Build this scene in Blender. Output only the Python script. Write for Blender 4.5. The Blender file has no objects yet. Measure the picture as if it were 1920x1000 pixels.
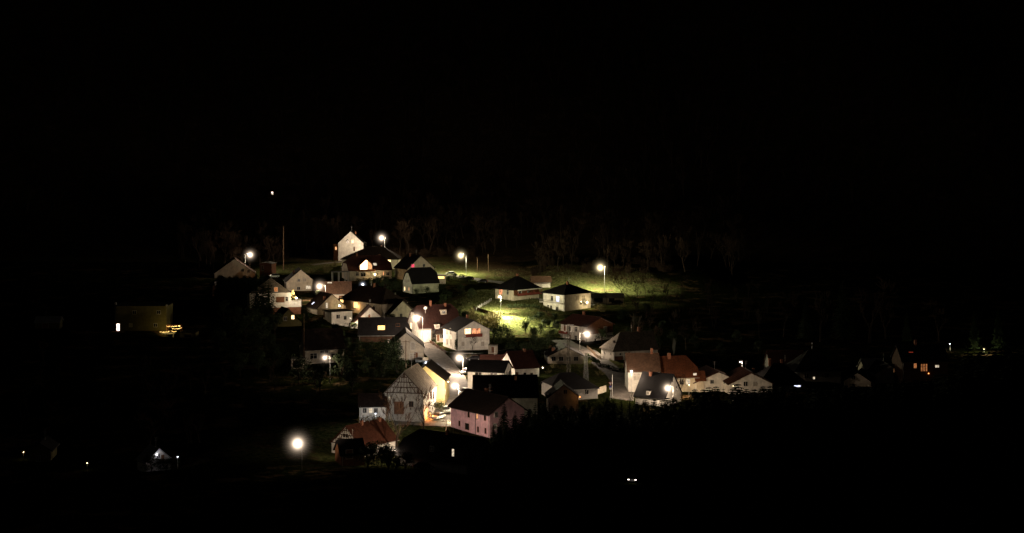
import bpy, math, random
from mathutils import Vector, Matrix
import numpy as np

random.seed(7)
scn = bpy.context.scene
col = scn.collection
R = math.radians

# ------------------------------------------------------------------ survey
# The village is surveyed from the photographer's hillside: a bearing and a
# distance give a place on the map.
F, CX, HY, ZC = 3000.0, 960.0, 270.0, 80.0

def P(px, py, d):
    return Vector(((px - CX) * d / F, d, ZC - (py - HY) * d / F))

PROF = [(-80, 84), (0, 78.2), (30, 66), (70, 52), (120, 40), (180, 28), (240, 19.5), (300, 14.6), (335, 13.6),
        (360, 13.9), (380, 15.0), (405, 16.3), (440, 17.0), (490, 18.0), (550, 19.5), (610, 21.0), (680, 23.3),
        (740, 26.2), (790, 30.5), (840, 39), (900, 57), (1000, 105), (1100, 152), (1300, 250), (1600, 330), (2300, 380)]

def _mk():
    xs = [p[0] for p in PROF]; ys = [p[1] for p in PROF]
    n = len(xs); s = [(ys[i+1]-ys[i])/(xs[i+1]-xs[i]) for i in range(n-1)]
    m = [s[0]] + [0.0 if s[i-1]*s[i] <= 0 else 2*s[i-1]*s[i]/(s[i-1]+s[i]) for i in range(1, n-1)] + [s[-1]]
    return xs, ys, m
_X, _Y, _M = _mk()

def prof(y):
    if y <= _X[0]: return _Y[0]
    if y >= _X[-1]: return _Y[-1]
    i = 0
    while y > _X[i+1]: i += 1
    h = _X[i+1]-_X[i]; t = (y-_X[i])/h
    return ((2*t**3-3*t**2+1)*_Y[i] + (t**3-2*t**2+t)*h*_M[i] + (-2*t**3+3*t**2)*_Y[i+1] + (t**3-t**2)*h*_M[i+1])

def gz(x, y):
    z = prof(y)
    z += 0.35*math.sin(x*0.045+1.3)*math.cos(y*0.04)
    # bank below the low cream house, and the meadow rising behind the pyramid-roofed house
    def bump(a, lo, hi, w): 
        t = min(max((a-lo)/w, 0), 1)*min(max((hi-a)/w, 0), 1); return t*t*(3-2*t)
    z += 1.9*bump(x, -24, 16, 9)*bump(y, 546, 640, 28)
    z -= 2.5*bump(x, -26, 20, 9)*bump(y, 506, 567, 22)
    z += 3.0*bump(x, 4, 95, 16)*bump(y, 630, 760, 32)
    if y > 760:
        k = min(1, (y-760)/150)
        z += k*(9*math.sin(x*0.009+0.6)+5*math.sin(x*0.021+y*0.008))
    for (cx, cy, r0, pz) in PADS:
        d = math.hypot(x-cx, y-cy)
        if d < r0+9 and z > pz:
            t = min(max((d-r0)/9, 0), 1); z = pz+(z-pz)*t*t*(3-2*t)
    return z

PADS = []      # level building plots cut into the slope
def G(px, py):
    """where the line of sight through a bearing meets the ground"""
    lo, hi = 250.0, 1500.0
    d = lo
    prev = lo
    while d < hi:
        p = P(px, py, d)
        if p.z <= gz(p.x, p.y): break
        prev = d; d += 2.0
    a, b = prev, d
    for _ in range(30):
        m = (a+b)/2; p = P(px, py, m)
        if p.z <= gz(p.x, p.y): b = m
        else: a = m
    p = P(px, py, b)
    return Vector((p.x, p.y, gz(p.x, p.y)))

# ------------------------------------------------------------------ materials
def mat(name, c, rough=0.85, var=0.25, scale=1.2, c2=None, stripes=None, bump=0.0, spec=0.06, metal=0.0, courses=None, streak=False):
    m = bpy.data.materials.new(name); m.use_nodes = True
    nt = m.node_tree; b = nt.nodes['Principled BSDF']
    b.inputs['Roughness'].default_value = rough
    b.inputs['Metallic'].default_value = metal
    b.inputs['Specular IOR Level'].default_value = spec
    tc = nt.nodes.new('ShaderNodeTexCoord')
    n = nt.nodes.new('ShaderNodeTexNoise'); n.inputs['Scale'].default_value = scale
    n.inputs['Detail'].default_value = 6; n.inputs['Roughness'].default_value = 0.65
    nt.links.new(tc.outputs['Object'], n.inputs['Vector'])
    r = nt.nodes.new('ShaderNodeValToRGB')
    lo = [x*(1-var) for x in c]; hi = [min(1, x*(1+var)) for x in (c2 or c)]
    r.color_ramp.elements[0].position = 0.32; r.color_ramp.elements[1].position = 0.68
    r.color_ramp.elements[0].color = (*lo, 1); r.color_ramp.elements[1].color = (*hi, 1)
    nt.links.new(n.outputs['Fac'], r.inputs['Fac'])
    out = r.outputs['Color']
    # large soft weathering
    n2 = nt.nodes.new('ShaderNodeTexNoise'); n2.inputs['Scale'].default_value = scale*0.22
    n2.inputs['Detail'].default_value = 3
    if streak:
        mp = nt.nodes.new('ShaderNodeMapping'); mp.inputs['Scale'].default_value = (5, 5, 0.6)
        nt.links.new(tc.outputs['Object'], mp.inputs['Vector']); nt.links.new(mp.outputs['Vector'], n2.inputs['Vector'])
    else: nt.links.new(tc.outputs['Object'], n2.inputs['Vector'])
    mr = nt.nodes.new('ShaderNodeMapRange'); mr.inputs['From Min'].default_value = 0.3; mr.inputs['From Max'].default_value = 0.7
    mr.inputs['To Min'].default_value = 1-var*0.8; mr.inputs['To Max'].default_value = 1.0
    nt.links.new(n2.outputs['Fac'], mr.inputs['Value'])
    mx = nt.nodes.new('ShaderNodeMix'); mx.data_type = 'RGBA'; mx.blend_type = 'MULTIPLY'; mx.inputs['Factor'].default_value = 1
    nt.links.new(out, mx.inputs['A'])
    cb = nt.nodes.new('ShaderNodeCombineColor')
    for k in ('Red', 'Green', 'Blue'): nt.links.new(mr.outputs['Result'], cb.inputs[k])
    nt.links.new(cb.outputs['Color'], mx.inputs['B'])
    out = mx.outputs['Result']
    if stripes:
        w = nt.nodes.new('ShaderNodeTexWave'); w.wave_type = 'BANDS'; w.bands_direction = stripes[0]
        w.inputs['Scale'].default_value = stripes[1]; w.inputs['Distortion'].default_value = 0.6
        nt.links.new(tc.outputs['Object'], w.inputs['Vector'])
        mr2 = nt.nodes.new('ShaderNodeMapRange'); mr2.inputs['To Min'].default_value = stripes[2]; mr2.inputs['To Max'].default_value = 1
        nt.links.new(w.outputs['Fac'], mr2.inputs['Value'])
        cb2 = nt.nodes.new('ShaderNodeCombineColor')
        for k in ('Red', 'Green', 'Blue'): nt.links.new(mr2.outputs['Result'], cb2.inputs[k])
        mx2 = nt.nodes.new('ShaderNodeMix'); mx2.data_type = 'RGBA'; mx2.blend_type = 'MULTIPLY'; mx2.inputs['Factor'].default_value = 1
        nt.links.new(out, mx2.inputs['A']); nt.links.new(cb2.outputs['Color'], mx2.inputs['B'])
        out = mx2.outputs['Result']
    nt.links.new(out, b.inputs['Base Color'])
    if bump:
        bp = nt.nodes.new('ShaderNodeBump'); bp.inputs['Strength'].default_value = bump; bp.inputs['Distance'].default_value = 0.1
        nt.links.new(n.outputs['Fac'], bp.inputs['Height']); nt.links.new(bp.outputs['Normal'], b.inputs['Normal'])
    return m

def glow(name, c, s, var=0.5, scale=2.5):
    m = bpy.data.materials.new(name); m.use_nodes = True
    nt = m.node_tree; nt.nodes.clear()
    o = nt.nodes.new('ShaderNodeOutputMaterial'); e = nt.nodes.new('ShaderNodeEmission')
    e.inputs['Color'].default_value = (*c, 1)
    tc = nt.nodes.new('ShaderNodeTexCoord'); n = nt.nodes.new('ShaderNodeTexNoise'); n.inputs['Scale'].default_value = scale
    nt.links.new(tc.outputs['Object'], n.inputs['Vector'])
    mr = nt.nodes.new('ShaderNodeMapRange'); mr.inputs['From Min'].default_value = 0.3; mr.inputs['From Max'].default_value = 0.7
    mr.inputs['To Min'].default_value = s*(1-var); mr.inputs['To Max'].default_value = s*(1+var)
    nt.links.new(n.outputs['Fac'], mr.inputs['Value']); nt.links.new(mr.outputs['Result'], e.inputs['Strength'])
    nt.links.new(e.outputs['Emission'], o.inputs['Surface'])
    return m

def halo_mat(name, c, core, tail):
    """glow painted round a lamp by an emissive ball that scatters nothing"""
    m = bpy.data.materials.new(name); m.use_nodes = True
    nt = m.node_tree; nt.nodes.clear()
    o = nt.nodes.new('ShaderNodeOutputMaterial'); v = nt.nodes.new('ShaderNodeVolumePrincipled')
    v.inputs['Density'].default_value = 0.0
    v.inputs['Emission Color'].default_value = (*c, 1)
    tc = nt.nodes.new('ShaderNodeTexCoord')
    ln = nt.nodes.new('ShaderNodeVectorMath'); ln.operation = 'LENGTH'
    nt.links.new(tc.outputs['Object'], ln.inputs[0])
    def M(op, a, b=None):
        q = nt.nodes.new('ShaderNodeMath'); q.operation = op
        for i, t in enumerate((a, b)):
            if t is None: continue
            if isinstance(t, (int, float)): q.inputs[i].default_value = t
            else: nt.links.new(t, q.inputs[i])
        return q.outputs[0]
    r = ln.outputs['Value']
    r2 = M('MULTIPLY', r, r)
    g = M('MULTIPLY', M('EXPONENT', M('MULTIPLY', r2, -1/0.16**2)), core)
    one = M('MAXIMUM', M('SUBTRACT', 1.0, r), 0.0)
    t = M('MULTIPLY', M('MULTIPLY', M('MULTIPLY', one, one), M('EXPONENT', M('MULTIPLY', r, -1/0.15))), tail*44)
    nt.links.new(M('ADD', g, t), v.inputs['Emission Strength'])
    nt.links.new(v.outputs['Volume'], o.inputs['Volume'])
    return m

M_ = {
 'white': mat('white_plaster', (0.70, 0.66, 0.60), var=0.26, scale=0.7, streak=True),
 'cream': mat('cream_plaster', (0.60, 0.53, 0.42), var=0.26, scale=0.7, streak=True),
 'beige': mat('beige_plaster', (0.48, 0.42, 0.34), var=0.26, scale=0.7, streak=True),
 'green': mat('pale_green_plaster', (0.50, 0.52, 0.38), var=0.26, scale=0.7, streak=True),
 'pink': mat('pink_plaster', (0.72, 0.44, 0.50), var=0.26, scale=0.7, streak=True),
 'mustard': mat('mustard_plaster', (0.42, 0.355, 0.16), var=0.12),
 'grey': mat('grey_plaster', (0.36, 0.34, 0.32), var=0.26, scale=0.7, streak=True),
 'stone': mat('old_stone', (0.42, 0.40, 0.36), var=0.35, scale=2.5, bump=0.4),
 'dimwall': mat('dimmed_plaster', (0.13, 0.115, 0.05), var=0.2),  # darkened plaster that keeps outlying walls as dim as if unlit
 'brick': mat('brick', (0.30, 0.13, 0.08), var=0.35, scale=3, stripes=('Z', 2.2, 0.6)),
 'wood': mat('brown_boards', (0.16, 0.07, 0.035), var=0.3, scale=2, stripes=('X', 1.5, 0.6)),
 'timber': mat('dark_timber', (0.055, 0.030, 0.02), var=0.3),
 'slate': mat('dark_slate', (0.013, 0.012, 0.013), var=0.35, scale=2, stripes=('Z', 1.6, 0.7)),
 'darkroof': mat('dark_tiles', (0.028, 0.019, 0.016), var=0.35, scale=2, stripes=('Z', 1.4, 0.65)),
 'brownroof': mat('brown_tiles', (0.13, 0.075, 0.05), var=0.35, scale=2, stripes=('Z', 1.4, 0.65)),
 'redroof': mat('red_tiles', (0.075, 0.032, 0.025), var=0.35, scale=2, stripes=('Z', 1.4, 0.65)),
 'orangeroof': mat('orange_tiles', (0.13, 0.046, 0.024), var=0.35, scale=2, stripes=('Z', 1.4, 0.65)),
 'rustroof': mat('rust_brown_tiles', (0.075, 0.028, 0.017), var=0.35, scale=2, stripes=('Z', 1.4, 0.65)),
 'darkred': mat('dark_red_tiles', (0.045, 0.021, 0.018), var=0.35, scale=2, stripes=('Z', 1.4, 0.65)),
 'gtwig': mat('garden_tree_twigs', (0.05, 0.027, 0.017), var=0.3, scale=2),
 'grassblade': mat('grass_blades', (0.10, 0.115, 0.04), var=0.6, scale=0.5),
 'mast': mat('dull_mast_steel', (0.12, 0.11, 0.09), rough=0.6),
 'oldroof': mat('old_grey_tiles', (0.17, 0.145, 0.115), var=0.45, scale=2.6, stripes=('Z', 1.4, 0.6)),
 'greyroof': mat('grey_sheet_roof', (0.30, 0.29, 0.28), var=0.25, scale=1.5),
 'frame': mat('white_frame', (0.62, 0.60, 0.56), var=0.08, rough=0.5),
 'dframe': mat('brown_frame', (0.10, 0.05, 0.03), var=0.2, rough=0.6),
 'glass': mat('dark_glass', (0.018, 0.017, 0.018), var=0.3, rough=0.12, spec=0.5),
 'curtain': mat('curtained_pane', (0.42, 0.38, 0.33), var=0.25, scale=4),
 'shutter': mat('brown_shutter', (0.22, 0.10, 0.055), var=0.25, stripes=('Z', 5, 0.6)),
 'door': mat('brown_door', (0.17, 0.085, 0.05), var=0.25),
 'redrail': mat('red_brown_railing', (0.22, 0.06, 0.045), var=0.25),
 'metal': mat('galvanised_metal', (0.42, 0.42, 0.41), var=0.12, rough=0.45, metal=0.6),
 'darkmetal': mat('dark_metal', (0.05, 0.05, 0.05), var=0.2, rough=0.5),
 'concrete': mat('concrete', (0.36, 0.34, 0.31), var=0.2, scale=1.5),
 'pole': mat('weathered_pole_wood', (0.13, 0.085, 0.055), var=0.3),
 'asphalt': mat('asphalt', (0.125, 0.112, 0.102), var=0.4, scale=0.8, rough=0.8, bump=0.3),
 'paving': mat('pale_paving', (0.17, 0.158, 0.14), var=0.25, scale=1.5),
 'bark': mat('bark', (0.026, 0.018, 0.013), var=0.35, scale=4),
 'twig': mat('twigs', (0.028, 0.018, 0.012), var=0.3, scale=2),
 'scrub': mat('dry_scrub', (0.22, 0.19, 0.09), var=0.4, scale=3),
 'needle': mat('needles', (0.035, 0.055, 0.022), var=0.45, scale=1.5),
 'leaf': mat('evergreen_leaves', (0.03, 0.045, 0.02), var=0.5, scale=1.5),
 'rubber': mat('rubber', (0.02, 0.02, 0.02)),
 'chrome': mat('wheel_metal', (0.4, 0.4, 0.4), metal=0.7, rough=0.35),
 'silver': mat('silver_paint', (0.40, 0.40, 0.40), rough=0.3, var=0.05, spec=0.6),
 'black': mat('black_paint', (0.025, 0.025, 0.028), rough=0.25, var=0.1, spec=0.6),
 'carwhite': mat('white_paint', (0.72, 0.72, 0.70), rough=0.3, var=0.05, spec=0.6),
 'blue': mat('blue_sign_paint', (0.05, 0.07, 0.35), var=0.1),
 'signred': mat('red_sign_paint', (0.5, 0.03, 0.03), var=0.1),
 'tarp': mat('grey_tarpaulin', (0.38, 0.42, 0.38), var=0.25, scale=3),
 # lit panes
 'w': glow('warm_lit_pane', (1.0, 0.66, 0.32), 3.0),
 'y': glow('yellow_lit_pane', (1.0, 0.60, 0.20), 2.6),
 'o': glow('orange_lit_pane', (1.0, 0.36, 0.12), 0.45),
 'oo': glow('bright_orange_pane', (1.0, 0.48, 0.20), 1.1),
 'r': glow('pink_lit_pane', (1.0, 0.09, 0.16), 1.0),
 'b': glow('bluish_lit_pane', (0.74, 0.78, 1.0), 1.9),
 'p': glow('pale_lit_pane', (1.0, 0.82, 0.58), 0.75),
 'dim': glow('dim_lit_pane', (1.0, 0.75, 0.55), 0.05),
 'ww': glow('bright_lit_pane', (1.0, 0.70, 0.34), 6.0),
 'rc': glow('red_curtained_pane', (1.0, 0.36, 0.16), 1.0, var=0.8, scale=1.2),
 'pw': glow('pinkish_white_pane', (1.0, 0.72, 0.62), 3.0),
 'bulb': glow('lamp_glass', (1.0, 0.88, 0.72), 25, var=0),
 'bulby': glow('yellow_lamp_glass', (1.0, 0.83, 0.45), 20, var=0),
 'bulbw': glow('cool_lamp_glass', (0.82, 0.88, 1.0), 20, var=0),
 'bulbo': glow('orange_lamp_glass', (1.0, 0.32, 0.08), 4, var=0),
 'fairy': glow('fairy_light_bulbs', (1.0, 0.62, 0.18), 7, var=0.3),
 'tail': glow('red_tail_light', (1.0, 0.03, 0.03), 0.5, var=0),
 'head': glow('white_headlight', (1.0, 0.86, 0.72), 4, var=0),
 'redglow': glow('red_lit_strip', (1.0, 0.12, 0.06), 0.25),
}
def blades(name, c):
    m = mat(name, c, var=0.6, scale=0.5); nt = m.node_tree; b = nt.nodes['Principled BSDF']; o = [n for n in nt.nodes if n.type == 'OUTPUT_MATERIAL'][0]
    t = nt.nodes.new('ShaderNodeBsdfTranslucent'); mx = nt.nodes.new('ShaderNodeMixShader'); mx.inputs[0].default_value = 0.45
    nt.links.new(b.inputs['Base Color'].links[0].from_socket, t.inputs['Color'])
    nt.links.new(b.outputs[0], mx.inputs[1]); nt.links.new(t.outputs[0], mx.inputs[2]); nt.links.new(mx.outputs[0], o.inputs['Surface'])
    return m
M_['grassblade'] = blades('grass_blades', (0.12, 0.13, 0.058))
HALO = {
 'n': halo_mat('lamp_halo', (1.0, 0.76, 0.55), 2.7, 0.05),
 'y': halo_mat('yellow_lamp_halo', (1.0, 0.78, 0.42), 2.7, 0.05),
 'c': halo_mat('cool_lamp_halo', (0.80, 0.86, 1.0), 2.6, 0.04),
 'w': halo_mat('warm_lamp_halo', (1.0, 0.62, 0.28), 2.6, 0.04),
 'o': halo_mat('orange_lamp_halo', (1.0, 0.30, 0.08), 2, 0.015),
}

# ------------------------------------------------------------------ mesh building
class MB:
    def __init__(s): s.v = []; s.f = []
    def add(s, vs, fs):
        o = len(s.v); s.v += [tuple(v) for v in vs]; s.f += [tuple(i+o for i in f) for f in fs]; return s
    def box(s, x0, x1, y0, y1, z0, z1):
        return s.add([(x0,y0,z0),(x1,y0,z0),(x1,y1,z0),(x0,y1,z0),(x0,y0,z1),(x1,y0,z1),(x1,y1,z1),(x0,y1,z1)],
                     [(3,2,1,0),(4,5,6,7),(0,1,5,4),(1,2,6,5),(2,3,7,6),(3,0,4,7)])
    def obox(s, o, u, v, n, a0, a1, b0, b1, c0, c1):
        """box in the frame o + a u + b v + c n"""
        vs = [o+u*a+v*b+n*c for c in (c0, c1) for b in (b0, b1) for a in (a0, a1)]
        return s.add(vs, [(0,2,3,1),(4,5,7,6),(0,1,5,4),(1,3,7,5),(3,2,6,7),(2,0,4,6)])
    def tube(s, pts, rs, n=6, cap=True):
        pts = [Vector(p) for p in pts]
        if isinstance(rs, (int, float)): rs = [rs]*len(pts)
        rings = []
        for i, p in enumerate(pts):
            t = (pts[min(i+1, len(pts)-1)]-pts[max(i-1, 0)]).normalized()
            a = Vector((0, 0, 1)) if abs(t.z) < 0.9 else Vector((1, 0, 0))
            u = t.cross(a).normalized(); w = t.cross(u)
            rings.append([p+(u*math.cos(2*math.pi*k/n)+w*math.sin(2*math.pi*k/n))*rs[i] for k in range(n)])
        vs = [q for r_ in rings for q in r_]
        fs = [(i*n+k, i*n+(k+1) % n, (i+1)*n+(k+1) % n, (i+1)*n+k) for i in range(len(pts)-1) for k in range(n)]
        if cap: fs += [tuple(range(n))[::-1], tuple((len(pts)-1)*n+k for k in range(n))]
        return s.add(vs, fs)
    def bar(s, a, b, w): return s.tube([a, b], w, 4)
    def sphere(s, c, r, nu=12, nv=8, sz=1.0):
        c = Vector(c); vs = [c+Vector((0, 0, r*sz))]; fs = []
        for j in range(1, nv):
            th = math.pi*j/nv
            for i in range(nu):
                ph = 2*math.pi*i/nu
                vs.append(c+Vector((r*math.sin(th)*math.cos(ph), r*math.sin(th)*math.sin(ph), r*sz*math.cos(th))))
        vs.append(c-Vector((0, 0, r*sz)))
        for i in range(nu):
            fs.append((0, 1+i, 1+(i+1) % nu))
            for j in range(nv-2):
                a = 1+j*nu; fs.append((a+i, a+nu+i, a+nu+(i+1) % nu, a+(i+1) % nu))
            fs.append((len(vs)-1, 1+(nv-2)*nu+(i+1) % nu, 1+(nv-2)*nu+i))
        return s.add(vs, fs)
    def solid(s, polys, t):
        """polygons thickened upward by t into one closed slab"""
        idx = {}; vs = []
        def vid(p):
            k = (round(p[0], 4), round(p[1], 4), round(p[2], 4))
            if k not in idx: idx[k] = len(vs); vs.append(Vector(p))
            return idx[k]
        loops = [[vid(p) for p in poly] for poly in polys]
        n = len(vs); ed = {}
        for l in loops:
            for i in range(len(l)): ed[(l[i], l[(i+1) % len(l)])] = 1
        fs = [tuple(i+n for i in l) for l in loops] + [tuple(l[::-1]) for l in loops]
        for (a, b) in ed:
            if (b, a) not in ed: fs.append((a, b, b+n, a+n))
        return s.add(vs + [v+Vector((0, 0, t)) for v in vs], fs)
    def build(s, name, m, parent=None, smooth=False):
        me = bpy.data.meshes.new(name); me.from_pydata(s.v, [], s.f); me.update()
        if smooth: me.polygons.foreach_set('use_smooth', [True]*len(me.polygons))
        for x in (m if isinstance(m, (list, tuple)) else [m]): me.materials.append(x)
        o = bpy.data.objects.new(name, me); col.objects.link(o)
        if parent: o.parent = parent
        return o

def tag(o, label=None, cat=None, group=None, kind=None):
    if label: o['label'] = label
    if cat: o['category'] = cat
    if group: o['group'] = group
    if kind: o['kind'] = kind
    return o

def thing(name, label, cat, loc=(0,0,0), rz=0, group=None):
    o = bpy.data.objects.new(name, None); o.empty_display_size = 0.5
    col.objects.link(o); o.location = loc; o.rotation_euler = (0, 0, rz)
    return tag(o, label, cat, group)

def copy_thing(root, loc, rz=0, sc=1.0, label=None, group=None):
    r = root.copy(); col.objects.link(r); r.location = loc; r.rotation_euler = (0, 0, rz)
    r.scale = (sc, sc, sc) if isinstance(sc, (int, float)) else sc
    if label: r['label'] = label
    if group: r['group'] = group
    for ch in list(root.children):
        c = ch.copy(); col.objects.link(c); c.parent = r
        for g in list(ch.children):
            q = g.copy(); col.objects.link(q); q.parent = c
    return r

PW = 8.8
def point(loc, power, c, radius=0.25, parent=None):
    l = bpy.data.lights.new('lamp_light', 'POINT'); l.energy = power*PW; l.color = c; l.shadow_soft_size = radius
    o = bpy.data.objects.new('lamp_light', l); col.objects.link(o); o.location = loc
    if parent: o.parent = parent
    return o

_halo = {}
def glow_halo(loc, r, key, parent):  # emissive ball imitating the bloom round a lamp
    if key not in _halo:
        me = bpy.data.meshes.new('glow_halo'); b = MB().sphere((0, 0, 0), 1.0, 20, 14)
        me.from_pydata(b.v, [], b.f); me.update(); me.materials.append(HALO[key]); _halo[key] = me
    me = _halo[key]
    o = bpy.data.objects.new('glow_halo', me); col.objects.link(o); o.location = loc; r *= 1.0; o.scale = (r, r, r)
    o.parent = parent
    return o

# ------------------------------------------------------------------ houses
class House:
    def __init__(s, label, anchor, th, W, L, rise, wallh, wall, roof, name='house', cat='house', group=None,
                 wl=None, wr=None, rl=None, rr=None, oe=0.45, ov=0.35, cf=1.0, cb=1.0, inf=0.0, inb=0.0, base=3.0, t=0.18, flat=False):
        a = R(th); s.L = L
        s.wl = wl if wl is not None else W/2; s.wr = wr if wr is not None else W/2
        s.rl = rl if rl is not None else rise; s.rr = rr if rr is not None else rise
        rm = max(s.rl, s.rr); s.top = wallh+rm; s.el = s.top-s.rl; s.er = s.top-s.rr
        k, px, py, d = anchor
        loc = {'A': Vector((0, 0, s.top)), 'FL': Vector((-s.wl, 0, s.el)), 'FR': Vector((s.wr, 0, s.er))}[k]
        s.rot = Matrix.Rotation(a, 3, 'Z')
        org = P(px, py, d) - s.rot @ loc
        s.org = org
        s.root = thing(name, label, cat, org, a, group)
        ez = org.z+min(s.el, s.er)-2.4; m = org + s.rot @ Vector(((s.wr-s.wl)/2, L/2, 0))
        if gz(m.x, m.y) > ez+.1 and 'hut' not in name: PADS.append((m.x, m.y, max(s.wl+s.wr, L)/2+1, ez))
        base = 8 if name == 'hut' else 5.5
        cf0, cb0 = cf, cb
        sl = s.rl/s.wl; sr = s.rr/s.wr; L_ = L
        t_ = 0.02
        # walls
        b = MB(); wl, wr, el, er, top = s.wl, s.wr, s.el, s.er, s.top
        xl, xr = -wl-oe, wr+oe; zl, zr = el-oe*sl, er-oe*sr
        def end(c, ins, y, face, o):
            """gable outline and roof points at one end"""
            if flat: return [], None
            if c >= 1: return [(0, top)], None
            zc = zl+(top-zl)*c
            zw = zc+(top-zc)*o/(ins+o) - 0.03
            pts = []
            if zw > max(el, er)+0.05:
                f = (zw-el)/(top-el); g = (zw-er)/(top-er)
                pts = [(wr*(1-g), zw), (-wl*(1-f), zw)]
            return pts, zc
        of = ov if cf > 0 else oe; ob = ov if cb > 0 else oe
        ptsF, zcF = end(cf, inf, 0, 0, of); ptsB, zcB = end(cb, inb, 0, 0, ob)
        def outline(pts, y): return [(-wl, y, -base), (wr, y, -base), (wr, y, er)] + [(x, y, z) for x, z in pts] + [(-wl, y, el)]
        o = outline(ptsF, 0); b.add(o, [tuple(range(len(o)))])
        o = outline(ptsB, L); b.add(o, [tuple(range(len(o)))[::-1]])
        b.add([(wr,0,-base),(wr,L,-base),(wr,L,er),(wr,0,er)], [(0,1,2,3)])
        b.add([(-wl,0,-base),(-wl,L,-base),(-wl,L,el),(-wl,0,el)], [(3,2,1,0)])
        s.wall = b.build('wall', M_[wall], s.root)
        # roof
        b = MB()
        if flat:
            b.box(-wl-oe, wr+oe, -ov, L+ov, el, el+t)
        else:
            yf, yb = -of, L+ob
            left = [(xl, yb, zl), (xl, yf, zl)]; right = [(xr, yf, zr), (xr, yb, zr)]
            rf = (0, yf if cf >= 1 else inf, top); rb = (0, yb if cb >= 1 else L-inb, top)
            polys = []
            lp = list(left); rp = list(right)
            if cf < 1:
                A = (xl*(1-cf), yf, zcF); B = (xr*(1-cf), yf, zr+(top-zr)*cf)
                if cf > 0: lp.append(A)
                polys.append([A, B, rf])
            lp.append(rf)
            if rb != rf: lp.append(rb)
            if cb < 1:
                C = (xl*(1-cb), yb, zcB); D = (xr*(1-cb), yb, zr+(top-zr)*cb)
                if cb > 0: lp.append(C)
                polys.append([D, C, rb])
            if cb < 1 and cb > 0: rp.append(D)
            rp.append(rb)
            if rb != rf: rp.append(rf)
            if cf < 1 and cf > 0: rp.append(B)
            polys += [lp, rp]
            b.solid(polys, t)
        s.roof = b.build('roof', M_[roof], s.root)
        # ridge and verge boards are part of the roof; a thin gutter runs along each eave
        s.t = t; s.zl, s.zr, s.xl, s.xr = zl, zr, xl, xr
        if not flat:
            g = MB()
            y0, y1 = (-of+0.05, L+ob-0.05)
            g.tube([(xr+0.07, y0, zr+0.02), (xr+0.07, y1, zr+0.02)], 0.07, 6)
            g.build('gutter', M_['metal'] if random.random() < 0.4 else M_['darkmetal'], s.root)
            g = MB(); g.tube([(xl-0.07, y0, zl+0.02), (xl-0.07, y1, zl+0.02)], 0.07, 6)
            g.build('gutter', M_['darkmetal'], s.root)
            for sx_, ee in ((1, er), (-1, el)):
                xx = (wr if sx_ > 0 else -wl)+sx_*0.07
                if random.random() < 0.7: MB().tube([(xx+sx_*0.3, 0.25, ee-0.1), (xx, 0.25, ee-0.5), (xx, 0.25, -base)], 0.055, 6).build('downpipe', M_['metal'] if random.random() < .5 else M_['darkmetal'], s.root)
            if rb != rf: MB().tube([(0, rf[1]+.05, top+t-.02), (0, rb[1]-.05, top+t-.02)], .11, 6).build('ridge_cap', M_[roof], s.roof)
            if random.random() < 0.45:
                ya = s.L*random.uniform(.35, .65); an = MB().tube([(0.25, ya, top-.3), (0.25, ya, top+2.2)], .03, 5)
                for q_ in (1.5, 1.8, 2.1): an.tube([(-.25, ya, top+q_), (.75, ya, top+q_)], .015, 4)
                an.build('aerial', M_['metal'], s.root)

    def plane(s, f):
        X, Y, Z = Vector((1,0,0)), Vector((0,1,0)), Vector((0,0,1))
        if f == 'F': return Vector((-s.wl, 0, 0)), X, Z, -Y
        if f == 'B': return Vector((s.wr, s.L, 0)), -X, Z, Y
        if f == 'R': return Vector((s.wr, 0, 0)), Y, Z, X
        if f == 'L': return Vector((-s.wl, s.L, 0)), -Y, Z, -X
        if f == 'RR':
            v = Vector((-s.wr, 0, s.rr)).normalized(); return Vector((s.wr, 0, s.er+s.t)), Y, v, Y.cross(v)
        if f == 'RL':
            v = Vector((s.wl, 0, s.rl)).normalized(); return Vector((-s.wl, s.L, s.el+s.t)), -Y, v, (-Y).cross(v)
    def hit(s, f, px, py):
        o, u, v, n = s.plane(f)
        inv = s.rot.transposed()
        c = inv @ (Vector((0, 0, ZC)) - s.org)
        dr = inv @ (P(px, py, 1000) - Vector((0, 0, ZC)))
        k = (o-c).dot(n)/dr.dot(n)
        q = c+dr*k-o
        return q.dot(u), q.dot(v)
    def span(s, f): return (s.wl+s.wr) if f in 'FB' else s.L
    def win(s, f, px, py, w, h, kind='d', bars=True, frame='frame', label=None, name='window'):
        o, u, v, n = s.plane(f); a, b = s.hit(f, px, py)
        return s.win_at(f, a, b, w, h, kind, bars, frame, label, name)
    def win_at(s, f, a, b, w, h, kind='d', bars=True, frame='frame', label=None, name='window'):
        o, u, v, n = s.plane(f)
        a = min(max(a, w/2+0.1), s.span(f)-w/2-0.1) if f in ('F', 'B', 'R', 'L') else a
        o = o+u*a+v*b
        m = MB(); t = 0.07; e = 0.07
        m.obox(o, u, v, n, -w/2-t, w/2+t, h/2, h/2+t, -0.02, e); m.obox(o, u, v, n, -w/2-t, w/2+t, -h/2-t, -h/2, -0.02, e+0.05)
        m.obox(o, u, v, n, -w/2-t, -w/2, -h/2, h/2, -0.02, e); m.obox(o, u, v, n, w/2, w/2+t, -h/2, h/2, -0.02, e)
        if bars and name == 'window':
            m.obox(o, u, v, n, -0.03, 0.03, -h/2, h/2, 0.012, e-0.01)
            if h > 1.3: m.obox(o, u, v, n, -w/2, -0.03, h*0.18, h*0.18+0.05, 0.012, e-0.01); m.obox(o, u, v, n, 0.03, w/2, h*0.18, h*0.18+0.05, 0.012, e-0.01)
        fr = m.build(name, M_[frame], s.root)
        if label: fr['label'] = label
        km = {'d': 'glass', 'c': 'curtain', 's': 'shutter', 'D': 'door'}.get(kind, kind)
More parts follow.
